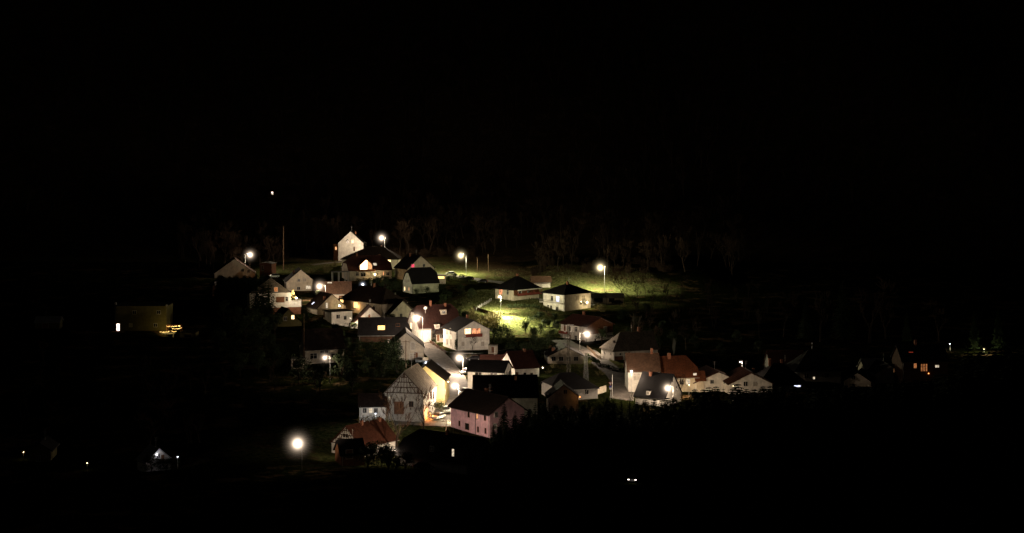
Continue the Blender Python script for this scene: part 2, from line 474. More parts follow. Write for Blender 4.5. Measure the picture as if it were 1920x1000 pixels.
        MB().obox(o, u, v, n, -w/2, w/2, -h/2, h/2, -0.01, 0.02).build('panel' if name == 'door' else 'shutter' if kind == 's' else 'pane', M_[km], fr)
        return fr
    def door(s, f, px, py, w, h, kind='D', frame='frame', label=None): return s.win(f, px, py, w, h, kind, False, frame, label, 'door')
    def chimney(s, x, y, h=1.3, w=0.6, m='brick'):
        zr = s.top - (s.rr/s.wr*x if x > 0 else -s.rl/s.wl*x)
        b = MB().box(x-w/2, x+w/2, y-w/2, y+w/2, zr-0.6, zr+h)
        b.box(x-w/2-0.06, x+w/2+0.06, y-w/2-0.06, y+w/2+0.06, zr+h, zr+h+0.12)
        c = b.build('chimney', M_[m], s.root)
        MB().tube([(x, y, zr+h+0.12), (x, y, zr+h+0.45)], 0.14, 8).build('chimney_pot', M_['darkroof'], c)
    def box(s, name, m, *xyz, label=None):
        o = MB().box(*xyz).build(name, M_[m], s.root)
        if label: o['label'] = label
        return o
    def lamp(s, f, px, py, r, c, power, key, out=0.35, hr=1.6, m='bulb'):
        o, u, v, n = s.plane(f); a, b = s.hit(f, px, py)
        q = o+u*a+v*b+n*out
        w = MB().bar(q-n*out, q, 0.04).build('wall_lamp', M_['darkmetal'], s.root)
        MB().sphere(q, r).build('lamp_glass', M_[m], w)
        glow_halo(q, hr, key, w)
        point(q+n*(r+0.12), power, c, 0.1, s.root)
    def cladding(s, f='F', z0=None, m='wood', name='gable_cladding', c=0.012):
        z0 = s.el if z0 is None else z0
        k = 0.985
        ys = -c if f == 'F' else s.L+c
        top = s.top-0.05
        if z0 <= s.el:
            pts = [(-s.wl-0.02, z0), (s.wr+0.02, z0), (s.wr+0.02, s.er-0.05), (0, top), (-s.wl-0.02, s.el-0.05)]
        else:
            pts = [(-s.wl*(s.top-z0)/s.rl, z0), (s.wr*(s.top-z0)/s.rr, z0), (0, top)]
        n = len(pts); vs = [(x, ys, z) for x, z in pts] + [(x, 0 if f == 'F' else s.L, z) for x, z in pts]
        fs = [tuple(range(n)), tuple(range(n, 2*n))[::-1]] + [(i, i+n, (i+1) % n+n, (i+1) % n) for i in range(n)]
        return MB().add(vs, fs).build(name, M_[m], s.root)
    def timber(s, lower=False):
        """half-timbered gable: rails, studs and braces"""
        b = MB(); y0, y1 = -0.07, 0.0; e = s.el; tp = s.top; w = s.wl
        def xat(z): return w*(tp-z)/(tp-e)
        zs = [e, e+(tp-e)*0.27, e+(tp-e)*0.52, e+(tp-e)*0.76]
        O, U, V, N = Vector((0,0,0)), Vector((1,0,0)), Vector((0,0,1)), Vector((0,-1,0))
        for z in zs:
            x = xat(z)-0.06
            b.box(-x, x, y0, y1, z-0.10, z+0.10)
        zz = zs+[tp-0.1]
        for i in range(len(zz)-1):
            z0, z1 = zz[i]+0.10, zz[i+1]-0.10
            n = [8, 6, 4, 2][i]
            xm = xat(zz[i+1])
            if z1-z0 < 0.2: continue
            for k in range(n+1):
                x = -xm*0.98+2*xm*0.98*k/n
                if abs(x) > xm*0.985: continue
                b.box(x-0.07, x+0.07, y0+0.005, y1, z0, z1)
        def brace(xa, za, xb, zb):
            a = Vector((xa, 0, za)); q = Vector((xb, 0, zb)); u = (q-a).normalized(); v = N.cross(u)
            b.obox(a, u, v, N, 0, (q-a).length, -0.07, 0.07, 0.0, 0.055)
        for sg in (-1, 1):
            brace(sg*(w-0.15), e+0.12, sg*0.1, tp-0.35)
            brace(sg*w*0.62, zs[0]+0.1, sg*w*0.42, zs[1]-0.1)
            brace(sg*w*0.28, zs[0]+0.1, sg*w*0.12, zs[1]-0.1)
            brace(sg*w*0.42, zs[1]+0.1, sg*w*0.26, zs[2]-0.1)
        return b.build('timber_frame', M_['timber'], s.root)
    def dormer(s, f, px, py, w, h, wall, kind='d', roof=None):
        """small dormer whose front centre stands at the bearing on the roof slope"""
        o, u, v, n = s.plane(f); a, b = s.hit(f, px, py); q = o+u*a+v*b
        out = Vector((n.x, n.y, 0)).normalized(); up = Vector((0, 0, 1))
        d = h/ (v.z/ math.hypot(v.x, v.y)) + 0.3
        m = MB().obox(q, u, up, -out, -w/2, w/2, -0.3, h, 0, d)
        body = m.build('dormer', M_[wall], s.root)
        MB().solid([[q+u*(w/2+.2)+out*.2+up*h, q+u*(w/2+.2)-out*d+up*h, q-out*d+up*(h+w*.35), q+out*.2+up*(h+w*.35)],
                    [q-u*(w/2+.2)-out*d+up*h, q-u*(w/2+.2)+out*.2+up*h, q+out*.2+up*(h+w*.35), q-out*d+up*(h+w*.35)]], 0.1
                   ).build('dormer_roof', s.roof.data.materials[0] if not roof else M_[roof], body)
        o2 = q+up*(h*0.5)
        MB().obox(o2, u, up, out, -w*.32, w*.32, -h*.3, h*.3, -0.01, 0.03).build('pane', M_[{'d': 'glass', 'c': 'curtain'}.get(kind, kind)], body)
# ------------------------------------------------------------------ houses, back of the village first
H = House
h = H('tall white gabled house at the back with one round lit attic window', ('A', 657.6, 434, 738), 4, 11.4, 12, 5.3, 7.0, 'white', 'slate', oe=0.3, ov=0.25)
h.win('F', 652, 452.5, 1.0, 1.5, 'd'); h.win('F', 661, 453, 1.0, 1.5, 'w')
h.chimney(2.0, 7)
a = h.box('annex', 'wood', -7.9, -5.72, 1.2, 6, -2, 6.4)
MB().box(-8.1, -5.5, 1.0, 6.2, 6.4, 6.55).build('annex_roof', M_['slate'], a)
for z_ in (4.4,):
    w_ = MB().box(-7.3, -6.3, 1.12, 1.2, z_-0.8, z_+0.8).build('window', M_['dframe'], a)
    MB().box(-7.2, -6.4, 1.09, 1.12, z_-0.7, z_+0.7).build('pane', M_['oo'], h.root).parent = w_

h = H('broad dark hip-roofed house directly below the tall white gable', ('FL', 747, 485, 706), 90, 13, 25, 4.6, 5, 'cream', 'darkroof', cf=0, cb=0, inf=7, inb=11, oe=0.6)
h.win('L', 730, 490, 1.1, 1.7, 'w'); h.chimney(0.5, 8, 1.2); h.chimney(-1.5, 20, 1.0)

h = H('brown-roofed villa with glowing glazed gable above a balcony', ('FR', 654, 507, 667), -70, 12, 18.5, 5.4, 4.2, 'cream', 'redroof', cf=0.5, inf=3, cb=0.5, inb=3, oe=0.5)
h.win('F', 639, 498, 0.9, 1.5, 'p', name='window'); h.win('R', 670, 514, 1.2, 1.5, 'd'); h.win('R', 727, 513.5, 1.2, 1.5, 'd'); h.win('R', 681, 515, 2.0, 1.6, 'd'); h.win('R', 719, 513, 0.4, 1.6, 'oo', bars=False)
h.win('RR', 703, 496, 1.4, 1.5, 'p', bars=False, frame='dframe', name='skylight')
ya, _ = h.hit('R', 674, 507); yb, _ = h.hit('R', 698, 507); ym = (ya+yb)/2; hw_ = (yb-ya)/2
zt = h.el+4.4
g = MB(); x0 = h.wr+0.02; x1 = h.wr-5.0
ol = [(ya, h.el-0.3), (yb, h.el-0.3), (yb, h.el+2.0), (ym, zt), (ya, h.el+2.0)]
n = len(ol); vs = [(x0+0.3, y, z) for y, z in ol]+[(x1, y, z) for y, z in ol]
g.add(vs, [tuple(range(n)), tuple(range(n, 2*n))[::-1]]+[(i, i+n, (i+1) % n+n, (i+1) % n) for i in range(n)])
dm = g.build('dormer', M_['cream'], h.root)
MB().solid([[(x0+.8, yb+.4, h.el+1.7), (x1-1, yb+.4, h.el+1.7), (x1-1, ym, zt), (x0+.8, ym, zt)], [(x1-1, ya-.4, h.el+1.7), (x0+.8, ya-.4, h.el+1.7), (x0+.8, ym, zt), (x1-1, ym, zt)]], 0.15).build('dormer_roof', M_['redroof'], dm)
MB().add([(x0+.34, ya+.25, h.el+.2), (x0+.34, ym+.5, h.el+.2), (x0+.34, ym+.5, zt-.55), (x0+.34, ym, zt-.3), (x0+.34, ya+.25, h.el+1.9)], [(0,1,2,3,4)]).build('pane', M_['ww'], dm)
MB().add([(x0+.34, ym+.75, h.el+.2), (x0+.34, yb-.25, h.el+.2), (x0+.34, yb-.25, h.el+1.9), (x0+.34, ym+.75, zt-.65)], [(0,1,2,3)]).build('pane', M_['oo'], dm)
bl = MB().box(x0, x0+1.5, ya-1, yb+1, h.el-0.75, h.el-0.6).build('balcony', M_['concrete'], h.root)
MB().box(x0+1.42, x0+1.48, ya-1, yb+1, h.el-0.6, h.el+0.25).build('railing', M_['wood'], bl)
point((x0+1.6, ym, h.el+1.6), 60, (1, .55, .22), 0.4, h.root)
h.lamp('R', 701, 514, 0.35, (1, .66, .32), 60, 'w', 1.7, 1.9, 'bulby')
h.chimney(0, 5, 1.0); h.chimney(-0.5, 15, 0.8)
MB().tube([(x0+1.5, ym+.6, -2), (x0+1.5, ym+.6, h.el+3.4)], 0.05, 6).build('flue', M_['darkmetal'], h.root)

h = H('dark-roofed house with a small pink lit window in its gable', ('A', 789, 480, 670), 30, 12.5, 12, 5.2, 4.8, 'beige', 'slate')
h.win('F', 774, 498.5, 1.5, 1.3, 'r', False); h.win('F', 795, 498, 1.2, 1.3, 'd'); h.win('L', 740, 512, .8, 1.3, 'd'); h.win('L', 750, 513, .8, 1.3, 'd'); h.chimney(-1, 8)
h.win('F', 786, 513, 1.1, 1.3, 'd')

h = H('steep dark-roofed cottage with pale green gable and two lit windows near the ground', ('FR', 773, 531, 626), -62, 9, 11.5, 5.4, 3.8, 'green', 'slate', cf=0.7, inf=1.4, cb=0.7, inb=1.4)
h.win('F', 759, 541.5, .9, 1.4, 'w'); h.win('F', 767, 542, .7, 1.2, 'oo'); h.win('F', 760, 526.5, .6, 1.1, 'd'); h.win('F', 765.5, 526.5, .6, 1.1, 'd')

h = H('low house with broad gable beside the lamp furthest left at the back', ('A', 440, 486, 688), 10, 17, 12, 6.0, 3.4, 'cream', 'darkroof')
h.win('F', 455, 507, 1.1, 1.2, 'd'); h.win('F', 466, 509, 1, 1.2, 'd')
h = H('small reddish shed with a pale flat roof by the back left lamp', ('A', 498, 492.5, 684), -14, 5.4, 5, .5, 3.2, 'brick', 'greyroof', name='shed', cat='shed', oe=.2, ov=.3)
h.door('F', 492, 503, 1.0, 2.0)

h = H('cream gabled house beside the lamp with a pale lit ground-floor window', ('A', 564, 506, 636), 12, 11.2, 12, 4.7, 5.2, 'cream', 'darkroof')
h.win('F', 578, 539, 1.8, 1.2, 'p'); h.win('F', 560.6, 526, 1, 1.0, 'd'); h.win('F', 571, 525, 1.2, 1.2, 'c'); h.win('F', 560, 541, 1.2, 1.2, 'd'); h.chimney(-2.5, 4); h.win('L', 541, 536, .9, 1.2, 'p')

h = H('white house on brick base with dark slate gable and brown shutter', ('A', 507, 521, 560), 15, 14.3, 9, 5.3, 7.8, 'white', 'slate')
h.cladding('F', None, 'oldroof')
b_ = h.box('brick_base', 'brick', -h.wl-.04, h.wr+.04, -.05, 9.04, -3, 2.6)
h.win('F', 517.5, 543, 1.2, 1.5, 'o', False); h.win('F', 525.5, 562, 2.8, 1.8, 's', False, 'dframe'); h.win('F', 538, 561, .9, 1.4, 'd')
t_ = h.box('terrace', 'brick', h.wr+.05, h.wr+3.6, .6, 6, -3, 2.6)
MB().box(h.wr+.06, h.wr+3.7, .5, 6.1, 2.6, 5.1).build('terrace_wall', M_['white'], t_)
H7 = h
h.lamp('F', 555, 558.5, .25, (1, .88, .72), 60, 'n', 1.3, 1.2)

h = H('brown-roofed barn lit by the street lamp with a bright skylight strip', ('FR', 594, 551, 617), -82, 10, 13.2, 4.0, 4.2, 'beige', 'brownroof', name='barn', cat='barn')
h.win('RR', 618, 530.5, 1.8, .8, 'p', False, 'dframe', name='skylight')
h.door('R', 640, 560, 2, 2.4)

h = H('dark gabled house with round glowing wall lamp and bluish skylight', ('A', 622, 552, 563), 30, 10.6, 10, 4.5, 4.4, 'beige', 'darkroof')
h.win('F', 612.6, 573, .7, 1.8, 'p', False); h.win('RL', 587, 569, 1.2, 1.2, 'b', False, 'dframe', name='skylight'); h.lamp('F', 633, 573, .3, (1, .7, .38), 50, 'w', 1.5, 1.3, 'bulby')
h.chimney(-2.2, 1.4, 1.0, .7)

h = H('white flat-roofed extension behind bare shrubs below the dark gable', ('FL', 622, 585.5, 545), 30, 7.6, 7, 0, 4.0, 'white', 'slate', flat=True, name='flat_roofed_house')
h.win('L', 608, 590, .9, 1.9, 'D', False, 'dframe'); h.win('F', 634, 594, 1.3, 1.3, 'd'); h.win('F', 647, 596, 1, 1.3, 'd')

h = H('long house with two orange lit windows under a dark eave', ('FL', 717, 569, 555), 42, 11, 25, 4.4, 4.6, 'beige', 'darkroof', cf=.0, inf=5, cb=0, inb=5)
h.win('L', 641, 563, 1.9, 1.6, 'y'); h.win('L', 667, 572, 2.2, 2.0, 'y'); h.win('L', 688, 574, 1.1, 1.5, 'd'); h.win('L', 702, 577, 1.1, 1.5, 'd')
point((-h.wl-.9, 14, 2.5), 30, (1, .55, .2), .3, h.root); h.chimney(0, 12)

h = H('white gable with red roof falling lower on its left side', ('A', 693.5, 576.5, 538), 8, 0, 10, 0, 3.0, 'white', 'redroof', wl=6.1, wr=3.5, rl=6.0, rr=3.0)
h.win('F', 690, 603, 1.0, 1.2, 'd'); h.chimney(1.2, .9, .9, .7, 'darkroof')

h = H('cream gabled house turned right with dark roof above the long black roof', ('A', 756, 563, 557), 35, 10.6, 10, 4.4, 4.2, 'cream', 'darkroof')
h.win('F', 744, 580, .9, 1.2, 'c'); h.win('L', 724, 590, 1, 1.2, 'd'); h.win('F', 752, 592, 1, 1.3, 'd')

h = H('large black-roofed house with one lit yellow skylight', ('FR', 672.5, 628, 503), -86, 11, 16.4, 4.7, 3.4, 'timber', 'slate', inb=1.5, cb=.8)
h.win('RR', 715, 615, 2.2, 1.9, 'y', True, 'dframe', name='skylight'); h.chimney(-.2, 3.2, .9); h.win('RR', 746, 610, 1.2, 1.2, 'd', False, 'dframe', name='skylight')
h.box('porch', 'grey', h.wr+.01, h.wr+2.0, 9, 11.5, -3, 2.0)

h = H('big red-roofed house whose white wall is flooded by a street lamp', ('FR', 787, 617, 500), -62, 10, 14.5, 6.6, 4.6, 'white', 'darkred', cf=.75, inf=1.2, cb=.75, inb=1.2)
h.dormer('RR', 832, 590, 2.0, 1.5, 'beige', 'd'); h.dormer('RR', 820, 617, 1.6, 1.4, 'white', 'c', 'darkroof')
h.win('F', 770.5, 591, 1.1, 1.4, 'c'); h.win('F', 771, 611, 1.2, 1.8, 'w'); h.chimney(0, 6, 1.4); h.chimney(.4, 11, 1.0)
o_ = h.box('porch', 'white', h.wr-.02, h.wr+2.4, -.4, 2.8, -3, 4.5); MB().box(h.wr-.02, h.wr+2.6, -.6, 3.0, 4.5, 4.65).build('porch_roof', M_['greyroof'], o_)
h.win('R', 805, 628.5, .8, 1.2, 'c'); h.win('R', 813, 629, .8, 1.2, 'd'); h.win('F', 779, 627, .8, 1.8, 'c')
sd = MB(); c_ = Vector((1.9, 3.4, h.top-2.6+2.0)); ax = Vector((.75, -.5, .43)).normalized(); u_ = ax.cross(Vector((0,0,1))).normalized(); v_ = u_.cross(ax)
ring = lambda r_, q: [c_+ax*q+(u_*math.cos(i*math.pi/6)+v_*math.sin(i*math.pi/6))*r_ for i in range(12)]
sd.add(ring(.55, .12)+ring(.3, .03)+[c_], [(i, (i+1) % 12, 12+(i+1) % 12, 12+i) for i in range(12)]+[(12+i, 12+(i+1) % 12, 24) for i in range(12)])
sd.bar(c_, c_-Vector((0, 0, 1.6)), .04); sd.bar(c_, c_+ax*.55, .03)
sd.build('satellite_dish', M_['carwhite'], h.root)

h = H('small cream annex house between flooded white wall and balcony house', ('FL', 818.5, 624, 498), 4, 5, 5, 1.6, 4, 'cream', 'darkroof', cf=0, inf=2.2, cb=0, inb=2.2, oe=.5)
h.win('F', 828, 631, 1.0, 1.2, 'd'); h.door('F', 820.5, 634, .8, 2.0)

h = H('beige gabled house at the roadside with a flat-topped garage in front', ('A', 761.6, 624, 463), 5, 0, 12, 0, 4.8, 'beige', 'darkroof', wl=4.2, wr=5.0, rl=3.5, rr=4.1, ov=.6)
h.win('F', 774, 649, 1.2, 2.2, 'c', False); h.door('F', 780, 668, 1.1, 2.2, 'D'); h.win('F', 774, 669, 1.6, 1.8, 'c'); h.win('F', 752, 652, .9, 1.2, 'd')
gq = h.box('garage', 'cream', 2.6, 6.2, -4.5, -.02, -3, 1.4); MB().box(2.5, 6.3, -4.6, -.02, 1.4, 1.55).build('garage_roof', M_['greyroof'], gq)
MB().box(4.6, 6.3, -4.5, -4.4, 1.55, 2.3).build('parapet', M_['cream'], gq)

h = H('white house with red-curtained lit window above a red-brown balcony', ('FL', 856.6, 620.5, 480), 24, 10.6, 11.2, 2.8, 7.6, 'white', 'slate', oe=.55, ov=.6)
h.win('F', 877, 621.5, 2.0, 1.6, 'w'); h.win('F', 892.8, 621, 2.6, 1.6, 'rc', label='window with red curtains glowing orange')
a0, b0 = h.hit('F', 886, 627.5)
bl = MB().box(-h.wl+a0-2.7, -h.wl+a0+2.7, -1.2, -.01, b0-.75, b0-.6).build('balcony', M_['concrete'], h.root)
MB().box(-h.wl+a0-2.7, -h.wl+a0+2.7, -1.22, -1.14, b0-.6, b0+.35).build('railing', M_['redrail'], bl)
for px_, py_ in ((838, 620.5), (844.7, 621.5), (838.5, 641), (845.5, 642)): h.win('L', px_, py_, .95, 1.7, 'c')
h.door('F', 905, 664, 2.3, 1.9, 'd', 'dframe'); h.win('F', 868, 645, .9, 1.3, 'c'); h.win('F', 905, 645, 1, 1.3, 'c'); h.chimney(.6, 6)
h.box('downpipe', 'darkmetal', -h.wl+.15, -h.wl+.27, -.14, -.02, -2, h.el)

h = H('mustard yellow gabled house behind the half-timbered one', ('A', 798, 686.5, 394), -4, 9.4, 11, 3.5, 5.4, 'mustard', 'darkroof', oe=.3, ov=.25)
h.chimney(-2.2, 2.5, 1.0, .7, 'darkroof'); h.win('R', 834.5, 735, .8, 1.2, 'd')
h.lamp('R', 836, 716, .12, (1, .7, .3), 25, 'w', .6, .6, 'bulby')

h = H('half-timbered barn house with steep gable facing the bare trees', ('A', 757.5, 698, 376), -9.5, 9.3, 14.2, 4.9, 6.4, 'stone', 'oldroof', oe=.3, ov=.3)
h.timber(); h.win('F', 731, 747, .55, .7, 'p', False, label='small lit window'); h.win('F', 757, 705.5, .6, .7, 'd', False, 'dframe')
for px_ in (803, 808, 813): h.win('R', px_, 741, 1.0, 1.7, 'd', True, 'shutter')
h.win('F', 771, 758, 1.0, 1.2, 'd', True, 'dframe'); h.door('F', 748, 765, 2.2, 2.8, 'D', 'dframe')
h.box('plinth', 'stone', -h.wl-.06, h.wr+.06, -.07, 14.26, -3, 1.0)

h = H('pink house with wide dark roof and narrow windows above the yard', ('FL', 918, 775.7, 360), 38.6, 10, 14.7, 3.2, 5.8, 'pink', 'darkroof', oe=.7, ov=.6)
for q in ((879, 777, .6, 1.3, 'd'), (861.5, 794, .5, 1.1, 'd'), (876, 800, 1.4, 1.4, 'd'), (895, 780.5, .6, 1.2, 'oo'), (909.5, 783.5, .6, 1.2, 'd'), (896.5, 805.5, .5, 1.2, 'd'), (910.5, 808, .5, 1.2, 'd')): h.win('L', *q, False, 'shutter')
h.win('F', 930, 778, .9, 1.2, 'd'); h.win('F', 928, 800, .9, 1.2, 'd'); h.chimney(1, 9)
ya, _ = h.hit('L', 892, 790); yy = h.L-ya; h.box('downpipe', 'darkmetal', -h.wl-.12, -h.wl-.01, yy-.06, yy+.06, -3, h.el)

h = H('red-roofed house with small half-timbered gable at the lower edge', ('A', 649.5, 800, 350), -38, 9, 11.5, 3.9, 3.6, 'white', 'rustroof', oe=.35)
h.timber(); h.chimney(.3, 4.5, .9); h.chimney(.3, 10.3, .8); h.win('F', 648, 817, 1.6, .8, 'd')
h = H('dark shed roof in front of the half-timbered red-roofed house', ('A', 634, 826, 336), -72, 6.5, 5.0, 2.4, 2.2, 'wood', 'slate', name='shed', cat='shed')
h.door('R', 655, 852, 1.4, 1.8)
h = H('long dark green-black roof at the lower edge of the village', ('A', 907, 823, 330), 53, 11, 19.4, 4.2, 2.6, 'grey', 'slate', cb=.6, inb=2)
h.win('L', 849.7, 849, .55, 1.5, 'p', False, label='narrow white door painted as a glowing pane'); h.win('L', 810, 842, 1, 1, 'd')  # lamplit white door imitated by a glowing pane
h.chimney(-.2, 9.5, .8)

h = H('small white house behind dark branches left of the half-timbered gable', ('FR', 674, 761, 374), -84, 5.6, 6.1, 2.2, 3.4, 'white', 'darkroof')
h.win('R', 705, 770, .8, 1.1, 'd'); h.win('R', 684, 770, .8, 1.1, 'd'); h.win('R', 695, 770, .8, 1.1, 'p')

h = H('plain house with narrow gable behind the lamp at lower left', ('FR', 572, 654, 457), -70, 6.8, 11.4, 5.0, 4.2, 'beige', 'darkroof')
for q in ((588, 668, 2, 1.5, 'd'), (608, 660, 2.4, .9, 'd'), (628, 667, 2.2, 1.2, 'd')): h.win('R', *q)
h.win('F', 566, 646, .5, 1.2, 'd'); h.win('F', 561, 646, .5, 1.2, 'd')
h = H('small flat garage in the dark left of the plain house', ('FL', 546, 675, 448), 3, 3.3, 5, 0, 2.2, 'beige', 'concrete', flat=True, name='garage', cat='garage', oe=.15, ov=.15)
h.door('F', 557, 682, 2.2, 1.7, 'd', 'dframe')

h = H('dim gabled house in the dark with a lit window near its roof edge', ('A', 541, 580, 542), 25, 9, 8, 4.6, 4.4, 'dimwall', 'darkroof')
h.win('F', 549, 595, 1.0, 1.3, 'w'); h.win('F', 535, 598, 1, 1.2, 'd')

h = H('low cream house with an orange lit window above the floodlit lawn', ('FL', 963, 542.5, 588), 45, 13.5, 9.6, 4.2, 4.8, 'cream', 'slate', cf=0, inf=4.7, cb=0, inb=4.7, oe=.7)
h.win('L', 939, 547.7, 1.7, 1.9, 'rc'); h.win('L', 952, 548.5, 1, 1.6, 'd'); h.win('F', 975, 550, 1.4, 1.4, 'd'); h.win('F', 990, 550, 1.4, 1.4, 'd')
h.box('cladding', 'wood', -h.wl+.05, h.wr-.05, -.014, -.002, 2.4, h.el-.3)  # dark panel put on to paint this wall as unlit
bl = MB().box(-h.wl+.6, h.wr, -1.6, -.01, 2.2, 2.35).build('balcony', M_['dframe'], h.root)
MB().box(-h.wl+.6, h.wr, -1.6, -1.5, 4.2, 4.55).build('beam', M_['white'], bl)
for x_ in (-h.wl+.7, -1.5, 2.4, h.wr-.2): MB().box(x_, x_+.16, -1.57, -1.43, 2.35, 4.2).build('post', M_['redrail'], bl)
MB().box(-h.wl+.6, h.wr, -1.57, -1.51, 2.35, 3.2).build('railing', M_['redrail'], bl)
h.chimney(0, 4.8, .7)
h = H('white garage under brown roof lit from the front', ('FR', 998, 528.5, 640), -87, 7, 7.2, 1.7, 3.8, 'white', 'brownroof', name='garage', cat='garage', oe=.7, ov=.6)
h.door('R', 1010, 538, 2.4, 2.2, 'c')

h = H('pale house under pyramid roof with a bluish lit balcony window', ('FL', 1058, 551.3, 574), 42, 13.4, 11, 3.0, 6.4, 'white', 'slate', cf=0, inf=5.5, cb=0, inb=5.5, oe=.8)
h.win('L', 1046, 561, 1.5, 2.0, 'b'); h.win('L', 1035, 560, 1.2, 1.8, 'd'); h.win('L', 1028, 577, .9, 1.9, 'd'); h.win('L', 1033.5, 578, .9, 1.9, 'd'); h.win('L', 1045, 579, 1.2, 1.2, 'd')
h.win('F', 1083, 559, 1.5, 1.6, 'c'); h.win('F', 1094, 559, 1.5, 1.6, 'c'); h.win('F', 1089, 568, .9, 1.2, 'd')
bl = MB().box(-h.wl-1.6, -h.wl-.01, .5, 11.4, 2.75, 2.92).build('balcony', M_['white'], h.root)
for y_ in np.linspace(.6, 11.3, 12): pass
rl_ = MB(); rl_.box(-h.wl-1.58, -h.wl-1.52, .5, 11.4, 3.8, 3.88)
for y_ in np.linspace(.6, 11.3, 30): rl_.box(-h.wl-1.57, -h.wl-1.53, y_-.02, y_+.02, 2.92, 3.8)
rl_.build('railing', M_['metal'], bl)
h.lamp('F', 1096, 566.7, .3, (1, .74, .36), 70, 'w', 1.3, 1.8, 'bulby'); h.chimney(-.6, 4.6, .9)

h = H('white house with brown boarded gable behind the street lamp', ('FL', 1101, 612, 499), 40, 11, 12.3, 2.3, 6.2, 'white', 'redroof', oe=.6, ov=.5)
h.cladding('F', 3.5, 'wood')
for q in ((1068.5, 616.5, .9, 1.3, 'd'), (1080, 617.5, 1.2, 1.5, 'd'), (1093.5, 618.8, 1.1, 1.4, 'c'), (1053, 630.5, .8, 1.3, 'd'), (1080, 634.5, 1.2, 1.5, 'd')): h.win('L', *q)
h.door('L', 1094, 645, 1.6, 2.4, 'D'); h.door('L', 1059, 615, .9, 2.0, 'shutter'); h.door('L', 1069, 635, .9, 2.2, 'D')
bl = h.box('balcony', 'concrete', -h.wl-1.2, -h.wl-.01, h.L-4.8, h.L-.2, 2.9, 3.05); MB().box(-h.wl-1.2, -h.wl-1.14, h.L-4.8, h.L-.2, 3.05, 3.9).build('railing', M_['redrail'], bl)
h.win('F', 1135, 618, 1.4, 1.7, 'c', False); h.win('F', 1134, 631, .8, .6, 'd', False); h.win('F', 1116, 637, .7, .7, 'd', False)
cp = h.box('canopy', 'darkroof', 1.8, 5.2, -1.5, -.03, 2.5, 2.65)
h.chimney(.4, 8)

h = H('old farmhouse with grey stone-tiled roof at the bend of the road', ('FR', 1150.5, 657, 461), -70, 9, 14, 4.4, 5.2, 'white', 'oldroof', name='farmhouse', cf=0, inf=4, oe=.4)
for q in ((1132, 672, .6, .9, 'c'), (1144, 674, .6, .9, 'c'), (1133, 661, .5, .5, 'd'), (1145, 664, .5, .5, 'd')): h.win('F', *q, False)
h.door('R', 1160, 678, 2.4, 2.9, 'D', 'dframe'); h.win('R', 1176, 665, 1.8, 1.3, 'd'); h.win('R', 1177, 678, .8, 1, 'd'); h.win('R', 1163, 664, .5, .5, 'd', False); h.win('RR', 1152, 641, .6, .8, 'c', False, 'dframe', name='skylight'); h.chimney(0, 10)

h = H('brown-roofed house with white end wall beside the small round lamp', ('FR', 1178, 696, 411), -88, 8, 8.1, 3.9, 5.2, 'white', 'brownroof', oe=.3)
h.win('R', 1194, 707, 1.6, 1.8, 'c'); h.win('R', 1215, 708, 1.2, 1.4, 'd'); h.chimney(0, 6.5)
h = H('orange-tiled house with smoking chimney', ('FR', 1240, 706.5, 411), -82, 8.6, 9.7, 4.5, 4.4, 'cream', 'orangeroof', cb=.45, inb=2, oe=.45)
h.chimney(.3, 3.0, 1.2, .8); h.win('R', 1290, 716, 1, 1.3, 'p'); h.win('R', 1278, 716, 1, 1.3, 'd')
o_ = h.box('bay', 'cream', h.wr-3, h.wr+.4, h.L-.5, h.L+1.5, -2, 3.2)
MB().solid([[(h.wr+.9, h.L-1, 3.1), (h.wr+.9, h.L+2, 3.1), (h.wr-1.2, h.L+2, 5.4), (h.wr-1.2, h.L-1, 5.4)]], .15).build('bay_roof', M_['orangeroof'], o_)
h.win('R', 1303, 703, .8, .8, 'p', False)
h = H('black-roofed house with white gable beside the bright lamp at right', ('A', 1262, 703, 398), 58, 9, 8.2, 5.0, 3.6, 'white', 'slate')
h.win('F', 1261, 714, .6, .8, 'd', False); h.dormer('RL', 1215, 741, 1.0, 1.0, 'white', 'c'); h.chimney(-.5, 6, .8); h.win('F', 1268, 728, .8, 1.1, 'd')

h = H('pale low gable behind conifer tops, the left one of a pair', ('A', 1347, 698.4, 413), 8, 12.4, 12, 2.6, 4, 'white', 'redroof')
h.win('F', 1335, 716, .9, 1, 'd'); h.win('F', 1360, 716, .9, 1, 'd')
h = H('pale low gable behind conifer tops, the right one of a pair', ('A', 1408, 700, 407), 4, 10.9, 12, 2.7, 4, 'white', 'redroof')
h.win('F', 1398, 720, 1.0, 1.1, 'd'); h.win('F', 1416, 720, 1.0, 1.1, 'c'); h.chimney(2, 6)
h = H('dark hip-roofed house with a bluish white lit window', ('FR', 1424, 719, 420), -85, 10, 12.6, 4.4, 3.4, 'grey', 'slate', cf=0, inf=5, cb=0, inb=5, oe=.6)
h.win('R', 1495, 722.5, 1.7, .9, 'b', True); h.chimney(0, 4, 1.3); h.chimney(0, 7.2, 1.0)
h = H('dim red-roofed house in the dark right of the lit village', ('FR', 1446, 691, 450), -86, 9, 10, 4.3, 3.6, 'grey', 'redroof')
h.win('R', 1470, 697, 1.2, 1.2, 'd')
h = H('wide black-roofed house with dim wall in the dark on the right', ('FR', 1492, 694, 432), -84, 10, 12.5, 4.6, 4, 'beige', 'slate', cf=0, inf=5, cb=0, inb=5, oe=.6)
h.win('R', 1512, 705, 1.2, 1.2, 'd'); h.win('R', 1526, 709, .5, .6, 'p', False); h.win('R', 1550, 704, 1.2, 1.2, 'd')
h = H('dim low gable in the dark right of the wide black roof', ('A', 1608, 699, 424), -20, 7, 8, 2.2, 3.2, 'beige', 'slate')
h.win('F', 1600, 708, 1, 1, 'd')
